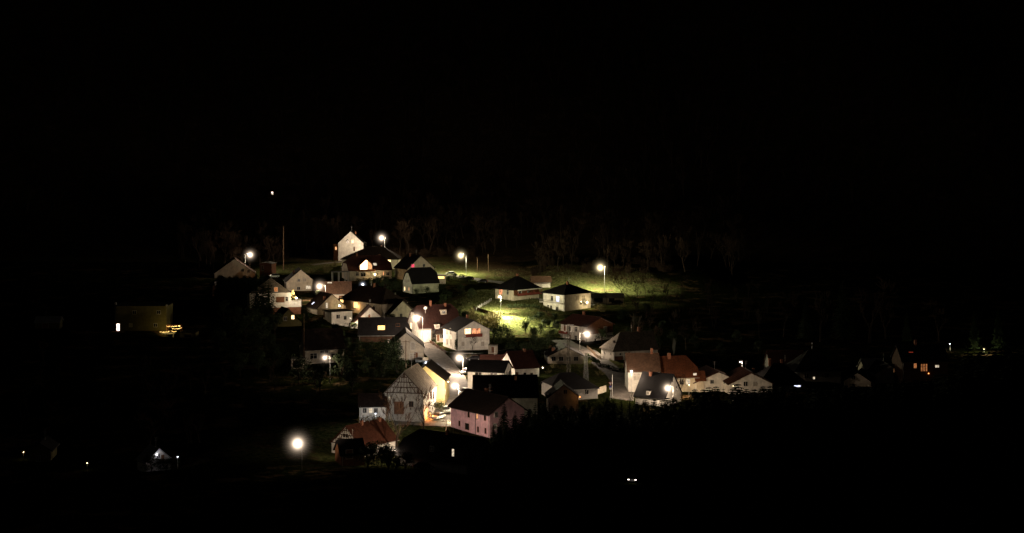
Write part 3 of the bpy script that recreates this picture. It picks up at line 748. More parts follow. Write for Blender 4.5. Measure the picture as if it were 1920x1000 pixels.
h = H('small house with dull grey roof in the dark on the right', ('FR', 1622, 692, 438), -84, 6, 5.6, 2.2, 3.0, 'beige', 'greyroof')
h.win('R', 1636, 699, 1.6, 1.2, 'dim')
h = H('unlit cottage with a single tiny orange window on the right', ('A', 1666, 684, 432), 8, 8, 9, 2.6, 3.6, 'grey', 'slate')
h.win('F', 1678, 695, .6, 1.0, 'oo', False)
h = H('dark house with a row of tall lit panes at far right', ('FR', 1692, 677, 425), -86, 9, 12.4, 3.6, 4.2, 'timber', 'slate')
h.win('R', 1716, 686, .7, 1.2, 'o'); h.win('R', 1757, 687, 1.0, .6, 'p')
for px_ in (1728, 1732.5, 1737): h.win('R', px_, 689.5, .36, 1.9, 'o', True, 'dframe')
h.lamp('R', 1740, 700, .14, (1, .3, .08), .1, 'o', .5, .9, 'bulbo'); h.win('RR', 1708, 661, 1.2, .35, 'redglow', False, 'dframe', name='skylight'); h.chimney(0, 5)

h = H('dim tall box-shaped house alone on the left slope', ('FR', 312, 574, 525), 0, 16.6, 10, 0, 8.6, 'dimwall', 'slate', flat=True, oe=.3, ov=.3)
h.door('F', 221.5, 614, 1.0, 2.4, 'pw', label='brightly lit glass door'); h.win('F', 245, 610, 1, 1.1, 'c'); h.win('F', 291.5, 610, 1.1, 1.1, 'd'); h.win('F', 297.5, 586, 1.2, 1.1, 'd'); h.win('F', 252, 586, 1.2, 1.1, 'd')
h.box('chimney', 'greyroof', -17/2-.7, -17/2+.1-.15, 2, 2.6, 2, 9.6); MB().sphere((h.wr+.1, -.3, 8.9), .35).build('satellite_dish', M_['greyroof'], h.root)
bl = h.box('terrace', 'concrete', h.wr-7, h.wr+3.2, -3.2, -.02, -.25, -.1)
for x_ in (h.wr-6.8, h.wr-4.5, h.wr-2.2, h.wr+.2, h.wr+2.9): MB().box(x_-.15, x_+.15, -3.1, -2.8, -5, -.25).build('pillar', M_['concrete'], bl)
MB().box(h.wr-7, h.wr+3.2, -3.2, -3.12, .75, .85).build('railing', M_['wood'], bl)
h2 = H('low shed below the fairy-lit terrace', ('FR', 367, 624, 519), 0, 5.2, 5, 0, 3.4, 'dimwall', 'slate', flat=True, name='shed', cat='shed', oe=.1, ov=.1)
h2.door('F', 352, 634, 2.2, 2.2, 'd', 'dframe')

h = H('white two-storey house with dark roof in the middle of the village', ('FL', 944, 697.5, 404), 75, 8, 9.4, 2.1, 6.4, 'white', 'slate', oe=.5, ov=.4)
h.win('L', 897, 703.5, 1.7, 1.3, 'd'); h.win('L', 925.5, 704.5, 1.7, 1.3, 'd'); h.win('L', 893, 721, 1.2, 1.2, 'd'); h.win('F', 955, 700, .9, 1.2, 'd')
h = H('long blue-black roof in front of the white two-storey house', ('FR', 890, 744, 381), -87, 10, 15, 4.2, 4, 'grey', 'slate')
h.chimney(1, 10, .8); h.win('RR', 920, 730, .9, .9, 'd', False, 'dframe', name='skylight')
h = H('white house under dark red roof with three dark openings', ('FR', 965.5, 691, 431), -66, 10, 7.2, 3.8, 3.6, 'white', 'redroof', oe=.3, ov=.3)
h.win('R', 969, 704, .8, 1.6, 's', False, 'dframe'); h.win('R', 984, 704.5, .85, 1.6, 'd', False); h.win('R', 996.5, 705, .85, 1.6, 'd', False); h.chimney(.2, 5, .7)
h.lamp('B', 1012.5, 690, .1, (1, .95, .6), 14, 'y', .8, 1.0)
h = H('low red-brown roofed outbuilding behind the white two-storey house', ('FR', 903, 681, 449), -86, 6, 7.4, 1.7, 2.6, 'brick', 'redroof', name='outbuilding', cat='outbuilding')
h.door('R', 915, 686, 1.4, 1.8)
h = H('pale garden shed right of the balcony house', ('FR', 932.5, 649, 476), -2, 2.7, 3, 0, 2.2, 'beige', 'concrete', flat=True, name='garden_shed', cat='shed', oe=.1, ov=.1)
h.door('F', 924, 656, .9, 1.8)
h = H('grey gabled house with low roof behind the lattice masts', ('A', 1061, 651.5, 462), 5, 10.2, 11, 2.5, 3.0, 'beige', 'slate')
for px_ in (1038, 1052, 1066, 1080): h.win('F', px_, 673, 1.2, 1.2, 'd')
h.chimney(-3.2, 4, .9, .8); h.cladding('F', None, 'beige')
h = H('broad black roof beside the lit picket wall', ('FR', 1040, 731, 399), -72, 10, 11.5, 3.2, 3.6, 'grey', 'slate', cf=.3, inf=3, cb=.0, inb=4.5)
h.win('R', 1100, 735, 1, 1.2, 'd')
h = H('small white gable with black roof just above the dark trees', ('A', 1057, 722, 385), 4, 7.0, 7, 2.8, 3.4, 'white', 'slate', oe=.5)
h.win('F', 1060, 735, .8, .9, 'd'); h.lamp('F', 1086, 743, .16, (1, .42, .10), 1.2, 'o', 1.3, 1.1, 'bulbo')

h = H('tiny lit hut high on the black wooded hillside', ('A', 511, 357.5, G(511, 367).y-4), 0, 5, 5, 1.2, 2.6, 'timber', 'slate', name='hut', cat='hut')
h.win('F', 510.5, 361.2, 1.0, .8, 'pw', False, 'dframe'); h.win('F', 511, 364.2, 1.0, .6, 'p', False, 'dframe')
h = H('small pale cottage with grey roof alone at lower left', ('A', 298, 842, 336), 38, 5.6, 4.4, 2.4, 2.4, 'white', 'greyroof', oe=.35)
h.win('F', 297, 855, .7, .9, 'd'); h.door('F', 305, 860, .8, 1.6); h.lamp('F', 292, 852, .12, (.9, .88, 1), 3, 'c', .5, .6, 'bulbw')
h = H('dim walled tower-like barn in the dark at far lower left', ('A', 75, 832, 336), 6, 4.2, 8, 1.4, 7, 'dimwall', 'slate', name='barn', cat='barn')
h.win('F', 72, 860, .8, 1.1, 'd'); h.door('F', 77, 890, 1.2, 2)
h = H('dark house behind trees with faint window far left of the lamps', ('A', 421, 521, 612), 18, 9, 9, 3.2, 4.4, 'timber', 'slate')
h.win('F', 405.5, 531.5, 1.0, 1.4, 'dim'); h.win('F', 425, 532, 1, 1.2, 'd')
h = H('low farm shed with a faintly lit roof edge at far left', ('FR', 66, 604, 535), -86, 5, 8, 1.4, 2.4, 'dimwall', 'greyroof', name='shed', cat='shed')
h.door('R', 85, 612, 2, 2)
h = H('open carport with low lit ceiling behind the steep dark-roofed cottage', ('FR', 819, 518, 657), -88, 4.5, 3.6, 0, 1.7, 'cream', 'slate', flat=True, name='carport', cat='carport', oe=.3, ov=.3)
h.win('R', 827.3, 520.5, 2.6, 1.0, 'y', False, label='wide lit opening')
h = H('pale caravan-like shed row behind the pyramid-roofed house', ('FR', 1110, 558, 602), -87, 5, 12, 1.2, 2.8, 'beige', 'greyroof', name='shed', cat='shed', oe=.4, ov=.4)
h.door('R', 1122, 563, 3.2, 1.3, 'd', 'dframe'); h.door('R', 1147, 563, 2.0, 1.3, 'd', 'dframe'); h.win('R', 1160, 562, 1.2, .8, 'c')
# carport beside the villa
cx = P(638, 512, 662); z0 = gz(cx.x, cx.y)
r = thing('carport', 'open pale carport at the left end of the villa', 'carport', (cx.x, cx.y, z0), R(12))
zt = P(638, 510, 662).z-z0
MB().box(-3.6, 3.6, -2.4, 2.4, zt, zt+.22).build('carport_roof', M_['greyroof'], r)
for x_ in (-3.3, -.6, 2.0, 3.3):
    for y_ in (-2.1, 2.1): MB().box(x_-.11, x_+.11, y_-.11, y_+.11, -1, zt).build('post', M_['white'], r)
# ------------------------------------------------------------------ ground, roads
def ground():
    m = bpy.data.materials.new('ground_cover'); m.use_nodes = True
    nt = m.node_tree; b = nt.nodes['Principled BSDF']; b.inputs['Roughness'].default_value = 0.95
    b.inputs['Specular IOR Level'].default_value = 0.0
    tc = nt.nodes.new('ShaderNodeTexCoord')
    def noise(sc, det=6):
        n = nt.nodes.new('ShaderNodeTexNoise'); n.inputs['Scale'].default_value = sc; n.inputs['Detail'].default_value = det
        n.inputs['Roughness'].default_value = 0.7
        nt.links.new(tc.outputs['Object'], n.inputs['Vector']); return n
    def ramp(src, stops):
        r = nt.nodes.new('ShaderNodeValToRGB'); e = r.color_ramp.elements
        e[0].position, e[0].color = stops[0][0], (*stops[0][1], 1); e[1].position, e[1].color = stops[-1][0], (*stops[-1][1], 1)
        for p, c in stops[1:-1]: q = e.new(p); q.color = (*c, 1)
        nt.links.new(src, r.inputs['Fac']); return r
    n1 = noise(0.9, 8); n2 = noise(0.06, 4)
    grass = ramp(n1.outputs['Fac'], [(0.34, (0.022, 0.032, 0.010)), (0.5, (0.085, 0.100, 0.034)), (0.68, (0.19, 0.185, 0.085))])
    litter = ramp(n1.outputs['Fac'], [(0.3, (0.035, 0.022, 0.014)), (0.5, (0.085, 0.055, 0.032)), (0.72, (0.15, 0.10, 0.06))])
    sx = nt.nodes.new('ShaderNodeSeparateXYZ'); nt.links.new(tc.outputs['Object'], sx.inputs[0])
    ad = nt.nodes.new('ShaderNodeMath'); ad.operation = 'MULTIPLY_ADD'
    nt.links.new(n2.outputs['Fac'], ad.inputs[0]); ad.inputs[1].default_value = 60; nt.links.new(sx.outputs['Y'], ad.inputs[2])
    mr = nt.nodes.new('ShaderNodeMapRange'); mr.inputs['From Min'].default_value = 745; mr.inputs['From Max'].default_value = 790
    xr = nt.nodes.new('ShaderNodeMapRange'); xr.inputs['From Min'].default_value = -30; xr.inputs['From Max'].default_value = 10; xr.inputs['To Min'].default_value = 0; xr.inputs['To Max'].default_value = 75
    nt.links.new(sx.outputs['X'], xr.inputs['Value'])
    a2 = nt.nodes.new('ShaderNodeMath'); a2.operation = 'ADD'; nt.links.new(ad.outputs[0], a2.inputs[0]); nt.links.new(xr.outputs['Result'], a2.inputs[1])
    nt.links.new(a2.outputs[0], mr.inputs['Value'])
    mx = nt.nodes.new('ShaderNodeMix'); mx.data_type = 'RGBA'
    nt.links.new(mr.outputs['Result'], mx.inputs['Factor']); nt.links.new(grass.outputs['Color'], mx.inputs['A']); nt.links.new(litter.outputs['Color'], mx.inputs['B'])
    # worn patches of bare soil
    n3 = noise(0.11, 5); mr3 = nt.nodes.new('ShaderNodeMapRange'); mr3.inputs['From Min'].default_value = 0.54; mr3.inputs['From Max'].default_value = 0.66
    nt.links.new(n3.outputs['Fac'], mr3.inputs['Value'])
    mx2 = nt.nodes.new('ShaderNodeMix'); mx2.data_type = 'RGBA'; nt.links.new(mr3.outputs['Result'], mx2.inputs['Factor'])
    soil = ramp(n1.outputs['Fac'], [(0.34, (0.002, 0.003, 0.001)), (0.5, (0.006, 0.008, 0.002)), (0.68, (0.018, 0.019, 0.007))])  # near-black colour, paints the darkness outside the lit zones
    at = nt.nodes.new('ShaderNodeAttribute'); at.attribute_name = 'lawn'  # paler ground in the lamplit zones only, so colour carries the light
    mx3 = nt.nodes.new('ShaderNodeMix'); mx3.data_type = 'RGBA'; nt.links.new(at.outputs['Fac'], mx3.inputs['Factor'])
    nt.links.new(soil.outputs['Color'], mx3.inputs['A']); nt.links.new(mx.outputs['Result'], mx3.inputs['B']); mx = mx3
    nt.links.new(mx.outputs['Result'], mx2.inputs['A']); nt.links.new(litter.outputs['Color'], mx2.inputs['B'])
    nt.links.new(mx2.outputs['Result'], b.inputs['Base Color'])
    bp = nt.nodes.new('ShaderNodeBump'); bp.inputs['Strength'].default_value = 0.8; bp.inputs['Distance'].default_value = 0.35
    nt.links.new(n1.outputs['Fac'], bp.inputs['Height']); nt.links.new(bp.outputs['Normal'], b.inputs['Normal'])
    xs = [-900, -700, -540, -420] + [-340+5*i for i in range(137)] + [420, 540, 700, 900]
    ys = [-80+10*i for i in range(36)] + [280+4*i for i in range(160)] + [920+15*i for i in range(30)] + [1370+60*i for i in range(16)]
    vs = [(x, y, gz(x, y)) for y in ys for x in xs]; nx = len(xs)
    fs = [(j*nx+i, j*nx+i+1, (j+1)*nx+i+1, (j+1)*nx+i) for j in range(len(ys)-1) for i in range(nx-1)]
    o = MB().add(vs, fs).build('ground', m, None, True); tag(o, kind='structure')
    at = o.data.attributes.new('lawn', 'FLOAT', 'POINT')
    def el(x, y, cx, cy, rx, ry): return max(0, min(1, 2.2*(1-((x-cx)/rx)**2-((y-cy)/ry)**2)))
    def lawn(x, y):  # ellipses shaped to the lit extent of the grass
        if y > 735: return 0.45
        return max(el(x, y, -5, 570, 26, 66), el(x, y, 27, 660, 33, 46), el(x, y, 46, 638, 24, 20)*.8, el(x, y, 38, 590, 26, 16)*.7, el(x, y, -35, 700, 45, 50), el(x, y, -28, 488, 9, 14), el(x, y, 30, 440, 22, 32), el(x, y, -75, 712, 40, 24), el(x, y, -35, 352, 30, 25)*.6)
    global LIT_LAWN
    LIT_LAWN = lawn
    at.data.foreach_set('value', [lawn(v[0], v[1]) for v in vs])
ground()

def smooth_path(pts, n=8):
    pts = [Vector(p[:2]) for p in pts]; q = [pts[0]*2-pts[1]]+pts+[pts[-1]*2-pts[-2]]; out = []
    for i in range(1, len(q)-2):
        for k in range(n):
            t = k/n; a, b, c, d = q[i-1], q[i], q[i+1], q[i+2]
            out.append(0.5*((2*b)+(c-a)*t+(2*a-5*b+4*c-d)*t*t+(3*b-a-3*c+d)*t**3))
    return out+[pts[-1]]

def ribbon(name, pix, w, m, lift, kind='structure', off=0.0, z=None):
    pts = smooth_path([G(*p) for p in pix])
    ws = w if isinstance(w, list) else [w]*len(pts)
    if isinstance(w, list): ws = [w[0]+(w[-1]-w[0])*i/(len(pts)-1) for i in range(len(pts))]
    nx = 5; vs = []; fs = []
    for i, p in enumerate(pts):
        t = (pts[min(i+1, len(pts)-1)]-pts[max(i-1, 0)]).normalized(); nr = Vector((t.y, -t.x))
        for k in range(nx):
            q = p+nr*(off+ws[i]*(k/(nx-1)-0.5)); vs.append((q.x, q.y, gz(q.x, q.y)+lift))
    for i in range(len(pts)-1):
        for k in range(nx-1): fs.append((i*nx+k, i*nx+k+1, (i+1)*nx+k+1, (i+1)*nx+k))
    b = MB().add(vs, fs); n = len(vs)
    # side skirts so the edge has a step
    for k in (0, nx-1):
        for i in range(len(pts)-1):
            a, c = vs[i*nx+k], vs[(i+1)*nx+k]
            b.add([a, c, (c[0], c[1], c[2]-0.25), (a[0], a[1], a[2]-0.25)], [(0, 1, 2, 3)])
    o = b.build(name, m, None); return tag(o, kind=kind)

main_pts = [(776, 622), (790, 637), (808, 655), (830, 680), (846, 702), (852, 722), (846, 745), (834, 770), (822, 800)]
ribbon('road', main_pts, [5.0, 8.5], M_['asphalt'], 0.09)
ribbon('pavement', main_pts, [1.2, 1.6], M_['paving'], 0.20, off=5.0)
side_pts = [(1050, 638), (1078, 652), (1105, 666), (1132, 684), (1156, 703), (1168, 722), (1166, 750)]
ribbon('road', side_pts, 6.0, M_['asphalt'], 0.09)
ribbon('road', [(740, 508), (790, 512), (830, 516.5), (862, 519), (905, 526), (950, 533), (990, 547), (1003, 560)], 5.0, M_['asphalt'], 0.09)
ribbon('path', [(585, 497), (620, 493), (655, 490), (700, 482)], 3.2, M_['paving'], 0.07)
ribbon('yard', [(842, 795), (812, 792), (775, 790), (735, 792)], 6.5, M_['paving'], 0.13)
ribbon('yard', [(803, 698), (818, 692), (832, 690)], 6.0, M_['paving'], 0.13)
ribbon('yard', [(1096, 572), (1125, 570), (1160, 571)], 7.0, M_['paving'], 0.07)

# ------------------------------------------------------------------ street lamps
LC = {'n': (1.0, 0.77, 0.55), 'y': (1.0, 0.90, 0.55), 'c': (0.85, 0.92, 1.0), 'w': (1.0, 0.70, 0.38), 'o': (1.0, 0.30, 0.07)}
LB = {'n': 'bulb', 'y': 'bulby', 'c': 'bulbw', 'w': 'bulby', 'o': 'bulbo'}
def street_lamp(label, px, py, d, pole_px, power, key='n', hr=4.5, name='street_lamp', group='street lamps of the village', ypole=None, arm=True, br=0.22, aim=None):
    h = P(px, py, d); pp = P(pole_px, py, d); pb = Vector((pp.x, d, gz(pp.x, d)))
    if abs(h.x-pb.x) < 0.15 and arm: pb.y += 1.2; pb.z = gz(pb.x, pb.y)
    root = thing(name, label, 'street lamp' if name == 'street_lamp' else 'lamp', pb, 0, group)
    r = h-pb; H = r.z+0.35
    MB().tube([(0, 0, -0.5), (0, 0, 0.9), (0, 0, 0.95), (0, 0, H)], [0.10, 0.10, 0.075, 0.05], 8).build('pole', M_['metal'], root)
    hx = r.x; hy = r.y
    if arm:
        dv = Vector((hx, hy, 0)); l = max(dv.length, 0.2); dv = dv/l if dv.length > 0.01 else Vector((-1, 0, 0))
        MB().tube([(0, 0, H-0.02), dv*0.3*l+Vector((0, 0, H+0.12)), dv*l+Vector((0, 0, H+0.1))], 0.04, 6).build('arm', M_['metal'], root)
        s = Vector((-dv.y, dv.x, 0))
        hd = MB()
        prof_ = [(-0.45, 0.02, 0.10), (-0.25, 0.10, 0.18), (0.15, 0.12, 0.20), (0.42, 0.05, 0.12)]
        c = dv*l+Vector((0, 0, H))
        rings = []
        for a, up, hw in prof_:
            rings += [c+dv*a-s*hw, c+dv*a-s*hw*0.6+Vector((0,0,up)), c+dv*a+s*hw*0.6+Vector((0,0,up)), c+dv*a+s*hw]
        fs = [(i*4+k, i*4+k+1, (i+1)*4+k+1, (i+1)*4+k) for i in range(3) for k in range(3)]
        hd.add(rings, fs+[(0,1,2,3), (15,14,13,12)]).build('lamp_head', M_['darkmetal'], root)
    else:
        MB().tube([(r.x, r.y, H-0.12), (r.x, r.y, H-0.05), (r.x, r.y, H)], [0.3, 0.22, 0.05], 10).build('lamp_head', M_['darkmetal'], root)
    MB().sphere((r.x, r.y, r.z), br, 12, 8, 0.8).build('lamp_glass', M_[LB[key]], root, True)
    glow_halo((r.x, r.y, r.z), hr, key, root)
    point((r.x, r.y, r.z-br-0.12), power, LC[key], 0.15, root)
    if aim:  # extra spot added to throw light on the aimed surface
        l = bpy.data.lights.new('added_spot', 'SPOT'); l.energy = aim[3]*PW; l.color = LC[key]; l.shadow_soft_size = 0.15; l.spot_size = R(aim[4]); l.spot_blend = 0.6
        o = bpy.data.objects.new('added_spot', l); col.objects.link(o); o.parent = root; o.location = (r.x, r.y, r.z-0.1)
        o.rotation_euler = (P(*aim[:3])-h).to_track_quat('-Z', 'Y').to_euler()
        o.location = Vector((r.x, r.y, r.z))+(P(*aim[:3])-h).normalized()*(br+0.1)
    return root

# ------------------------------------------------------------------ vegetation prototypes
def rvec(s=1.0):
    while True:
        v = Vector((random.uniform(-1, 1), random.uniform(-1, 1), random.uniform(-1, 1)))
        if 0.05 < v.length < 1: return v.normalized()*s

def bare_tree(h, spread=1.0, seed=1, lean=Vector((0,0,0)), depth=6, dense=1.0, trunk_frac=0.25):
    """leafless winter tree: trunk with limbs, and a crown of twigs"""
    random.seed(seed); tr = MB(); tw = MB()
    def grow(p, d, l, r, k):
        n = 3; pts = [p]; q = p; dd = d
        for i in range(n):
            dd = (dd+rvec(0.22)+Vector((0, 0, 0.06))).normalized(); q = q+dd*l/n; pts.append(q)
        rs = [r*(1-0.4*i/n) for i in range(n+1)]
        if k >= depth-1:
            tw.tube(pts[::3] if k == depth else pts, [max(rs[0], 0.03), 0.018] if k == depth else [max(x, 0.03) for x in rs], 3, False)
        else: tr.tube(pts, rs, 6 if k < 2 else 4, False)
        if k == depth: return
        m = 3 if k == 0 else int(2+dense*random.choice((0, 1, 1)))
        for i in range(m):
            j = random.choice((1, 2, 3)) if i else 3
            if k == 0: j = (3, 3, 2)[i % 3]
            nd = (dd+rvec(0.75*spread)+Vector((0, 0, 0.25/spread))).normalized()
            grow(pts[j], nd, l*random.uniform(0.6, 0.82), rs[j]*0.62, k+1)
    d0 = (Vector((0, 0, 1))+lean).normalized()
    grow(Vector((0, 0, -0.3)), d0, h*trunk_frac, h*0.017, 0)
    zs = max(v[2] for v in tw.v); k = h/zs
    for b in (tr, tw): b.v = [(x*k, y*k, z*k if z > 0 else z) for x, y, z in b.v]
    return tr, tw

def conifer(h, w, seed=1, dens=1.0, ex=0.85):
    random.seed(seed); tr = MB().tube([(0, 0, -0.3), (0, 0, h*0.5), (0, 0, h*0.97)], [h*0.016, h*0.010, 0.02], 6)
    cr = MB(); z = h*0.06
    while z < h*0.985:
        f = 1-(z/h); rr = w*(f**ex)*random.uniform(0.8, 1.12)+0.12
        n = max(5, int((7+7*f)*dens))
        a0 = random.random()*6.28
        for i in range(n):
            a = a0+6.283*i/n+random.uniform(-.25, .25); l = rr*random.uniform(0.65, 1.1)
            dv = Vector((math.cos(a), math.sin(a), 0)); sv = Vector((-dv.y, dv.x, 0))
            p0 = Vector((0, 0, z)); droop = -0.28*l
            m = max(2, int(l/0.45))
            for k in range(m):
                t0 = k/m; t1 = min(1, (k+1.5)/m); b = p0+dv*l*t0+Vector((0, 0, droop*t0**1.5)); e = p0+dv*l*t1+Vector((0, 0, droop*t1**1.5+0.03))
                wd = (0.32+0.12*l)*(1-0.7*t0)
                for sg in (-1, 1):
                    tip = b+(e-b)*0.9+sv*sg*wd*random.uniform(0.7, 1.3)+Vector((0, 0, random.uniform(-0.22, 0.02)))
                    cr.add([b, e, tip], [(0, 1, 2)])
        z += h*0.028*random.uniform(0.8, 1.25)/dens**0.5
    cr.add([(0.06, 0, h*0.93), (-0.05, 0.05, h*0.93), (0, 0, h*1.01)], [(0, 1, 2)])
    return tr, cr

def leafy(h, w, seed=1, n=1900, leaf=0.28, lumps=9, zmin=0.08):
    """evergreen shrub or tree: leaf faces clumped in an uneven crown"""
    random.seed(seed); tr = MB().tube([(0, 0, -0.3), (0.05, 0, h*0.5)], [h*0.025, h*0.01], 6); cr = MB()
    L = []
    for i in range(lumps):
        a = random.random()*6.283; q = random.random()**0.5; z = random.uniform(zmin+0.15, 0.88)
        prof_ = math.sin(math.pi*min(1, 0.22+z*0.78))**0.6
        L.append((Vector((math.cos(a)*q*w*0.62*prof_, math.sin(a)*q*w*0.62*prof_, z*h)), random.uniform(0.28, 0.5)*w))
        tr.tube([(0, 0, h*0.15), L[-1][0]], [h*0.012, 0.02], 4, False)
    for i in range(n):
        c, r = random.choice(L); v = rvec(1.0); p = c+Vector((v.x, v.y, v.z*0.85))*r*random.uniform(0.72, 1.08)
        if p.z < 0.05: continue
        a = rvec(leaf*random.uniform(0.6, 1.3)); b = v.cross(a)
        if b.length < 0.01: continue
        b = b.normalized()*leaf*0.6
        cr.add([p-a*0.5, p+b*0.5, p+a*0.5, p-b*0.5], [(0, 1, 2, 3)])
    return tr, cr

def shrub(h, w, seed=1, n=34):
    random.seed(seed); b = MB(); s = MB()
    for i in range(n):
        a = random.random()*6.283; q = random.random()**0.6*w*0.5
        e = Vector((math.cos(a)*q, math.sin(a)*q, h*random.uniform(0.35, 1.0)*(1-0.45*(q/(w*0.5))**2)))
        p0 = Vector((e.x*0.35, e.y*0.35, -0.2)); m = p0*0.45+e*0.55+rvec(0.08*h)
        (s if i < 8 else b).tube([p0, m, e], [0.045, 0.03, 0.018], 3, False)
        for k in range(8):
            t = random.uniform(0.25, 1); p = m+(e-m)*t if t > .5 else p0+(m-p0)*2*t; u = (e-p0).normalized()
            b.tube([p, p+(u*0.4+rvec(1.0)).normalized()*h*random.uniform(0.10, 0.26)], [0.026, 0.012], 3, False)
    return s, b

def proto(name, pair, m1, m2, label, cat, group, n2='crown', n1='trunk'):
    r = thing(name, label, cat, (0, 0, 0), 0, group)
    pair[0].build(n1, M_[m1], r); pair[1].build(n2, M_[m2], r)
    return dict(root=r, used=False)

def place(pr, x, y, rz=None, sc=1.0, label=None, group=None, dz=0.0):
    rz = random.uniform(0, 6.28) if rz is None else rz
    loc = (x, y, gz(x, y)+dz); r = pr['root']
    if not pr['used']:
        pr['used'] = True; r.location = loc; r.rotation_euler = (0, 0, rz); r.scale = (sc,)*3 if isinstance(sc, (int, float)) else sc
        if label: r['label'] = label
        if group: r['group'] = group
        return r
    return copy_thing(r, loc, rz, sc, label, group)

def placed(pr, px, d, top=None, h=None, **k):
    """at a bearing and distance; scaled so its top reaches row `top`"""
    x = (px-CX)*d/F
    if top is not None:
        H = P(px, top, d).z-gz(x, d); s = H/h
        if 'wx' in k: w = k.pop('wx'); k['sc'] = (s*w, s*w, s)
        else: k['sc'] = s
    return place(pr, x, d, **k)

# ------------------------------------------------------------------ cars
def car(label, px, d, rz, paint, head=None, tail=None, suv=False, row=None, group='cars parked in the village'):
    x = (px-CX)*d/F; z = gz(x, d)+0.12
    r = thing('parked_car', label, 'car', (x, d, z), rz, group)
    L, W, H = (4.4, 1.78, 1.45) if not suv else (4.5, 1.84, 1.72)
    hb = 0.82 if not suv else 0.98
    # body: side outline swept across the width, pulled in towards the sills and bonnet
    side = [(-2.15, 0.32), (-2.2, 0.6), (-2.1, hb-0.06), (-1.2, hb), (1.55, hb+0.06), (2.12, hb), (2.18, 0.6), (2.1, 0.30)]
    b = MB(); n = len(side); vs = []
    for w, k in ((-0.5, 0.93), (-0.47, 1.0), (0.47, 1.0), (0.5, 0.93)):
        for a, h_ in side: vs.append((a*k, w*W, 0.30+(h_-0.30)*(0.93 if k < 1 else 1)))
    fs = [(i*n+j, i*n+(j+1) % n, (i+1)*n+(j+1) % n, (i+1)*n+j) for i in range(3) for j in range(n)]
    b.add(vs, fs+[tuple(range(n))[::-1], tuple(3*n+j for j in range(n))]).build('body', M_[paint], r, False)
    # cabin
    top = [(-0.55, H), (1.25, H-0.03)] if not suv else [(-0.6, H), (1.75, H-0.03)]
    bot = [(-1.25, hb), (1.75 if not suv else 2.0, hb+0.05)]
    ww, wt = W*0.46, W*0.38
    gl = MB().add([(bot[0][0], -ww, bot[0][1]), (bot[1][0], -ww, bot[1][1]), (bot[1][0], ww, bot[1][1]), (bot[0][0], ww, bot[0][1]),
                   (top[0][0], -wt, H-0.05), (top[1][0], -wt, H-0.08), (top[1][0], wt, H-0.08), (top[0][0], wt, H-0.05)],
                  [(0,1,5,4), (1,2,6,5), (2,3,7,6), (3,0,4,7)])
    gl.build('windows', M_['glass'], r)
    MB().add([(top[0][0]-0.04, -wt-0.02, H-0.06), (top[1][0]+0.04, -wt-0.02, H-0.09), (top[1][0]+0.04, wt+0.02, H-0.09), (top[0][0]-0.04, wt+0.02, H-0.06),
              (top[0][0]+0.1, -wt+0.1, H), (top[1][0]-0.1, -wt+0.1, H-0.03), (top[1][0]-0.1, wt-0.1, H-0.03), (top[0][0]+0.1, wt-0.1, H)],
             [(0,1,5,4), (1,2,6,5), (2,3,7,6), (3,0,4,7), (4,5,6,7), (3,2,1,0)]).build('car_roof', M_[paint], r)
    for sx in (-1.35, 1.32):
        for sy in (-1, 1):
            y = sy*(W/2-0.10)
            w = MB().tube([(sx, y-0.11, 0.31), (sx, y+0.11, 0.31)], 0.32, 14).build('wheel', M_['rubber'], r)
            MB().tube([(sx, y+sy*0.105, 0.31), (sx, y+sy*0.125, 0.31)], 0.19, 10).build('rim', M_['chrome'], w)
    for sy in (-1, 1):
        MB().box(-2.215, -2.12, sy*0.68-0.17, sy*0.68+0.17, 0.56, 0.72).build('headlight', M_[head or 'frame'], r)
        MB().box(2.10, 2.19, sy*0.70-0.14, sy*0.70+0.14, 0.60, 0.80).build('tail_light', M_[tail or 'signred'], r)
    if head:
        c, s_ = math.cos(rz), math.sin(rz)
        point((-2.6, 0, 0.65), 2, (1, .86, .72), 0.1, r)
        for sy in (-1, 1): glow_halo((-2.25, sy*0.68, 0.64), 0.36, 'n', r)
    return r

def hedge(label, pix, h, w=.9, m='leaf', group='garden hedges'):
    pts = [G(*p) for p in pix]; o0 = pts[0]; r = thing('hedge', label, 'hedge', o0, 0, group); b = MB(); st = MB()
    for a, c in zip(pts[:-1], pts[1:]):
        d = (c-a); n = int(d.length*h*55)
        u = d.normalized(); sd = Vector((u.y, -u.x, 0)).normalized()
        for i in range(n):
            p = a+d*random.random(); z = random.random()**.7*h*(1+.12*math.sin(p.x*2.1+p.y)); off = random.choice((-1, 1))*w*.5*random.uniform(.6, 1.1) if z < h*.85 else random.uniform(-.5, .5)*w
            q = Vector((p.x, p.y, gz(p.x, p.y)))+sd*off+Vector((0, 0, z))-o0; e = rvec(.2); f = rvec(.2)
            b.add([q, q+e, q+e+f, q+f], [(0, 1, 2, 3)])
        for i in range(int(d.length/.8)+1):
            p = a+d*(i*.8/d.length if d.length > .8 else 0); q = Vector((p.x, p.y, gz(p.x, p.y)))-o0; st.tube([q-Vector((0, 0, .2)), q+Vector((0, 0, h*.8))], [.05, .02], 4, False)
    b.build('leaves', M_[m], r); st.build('stems', M_['bark'], r)
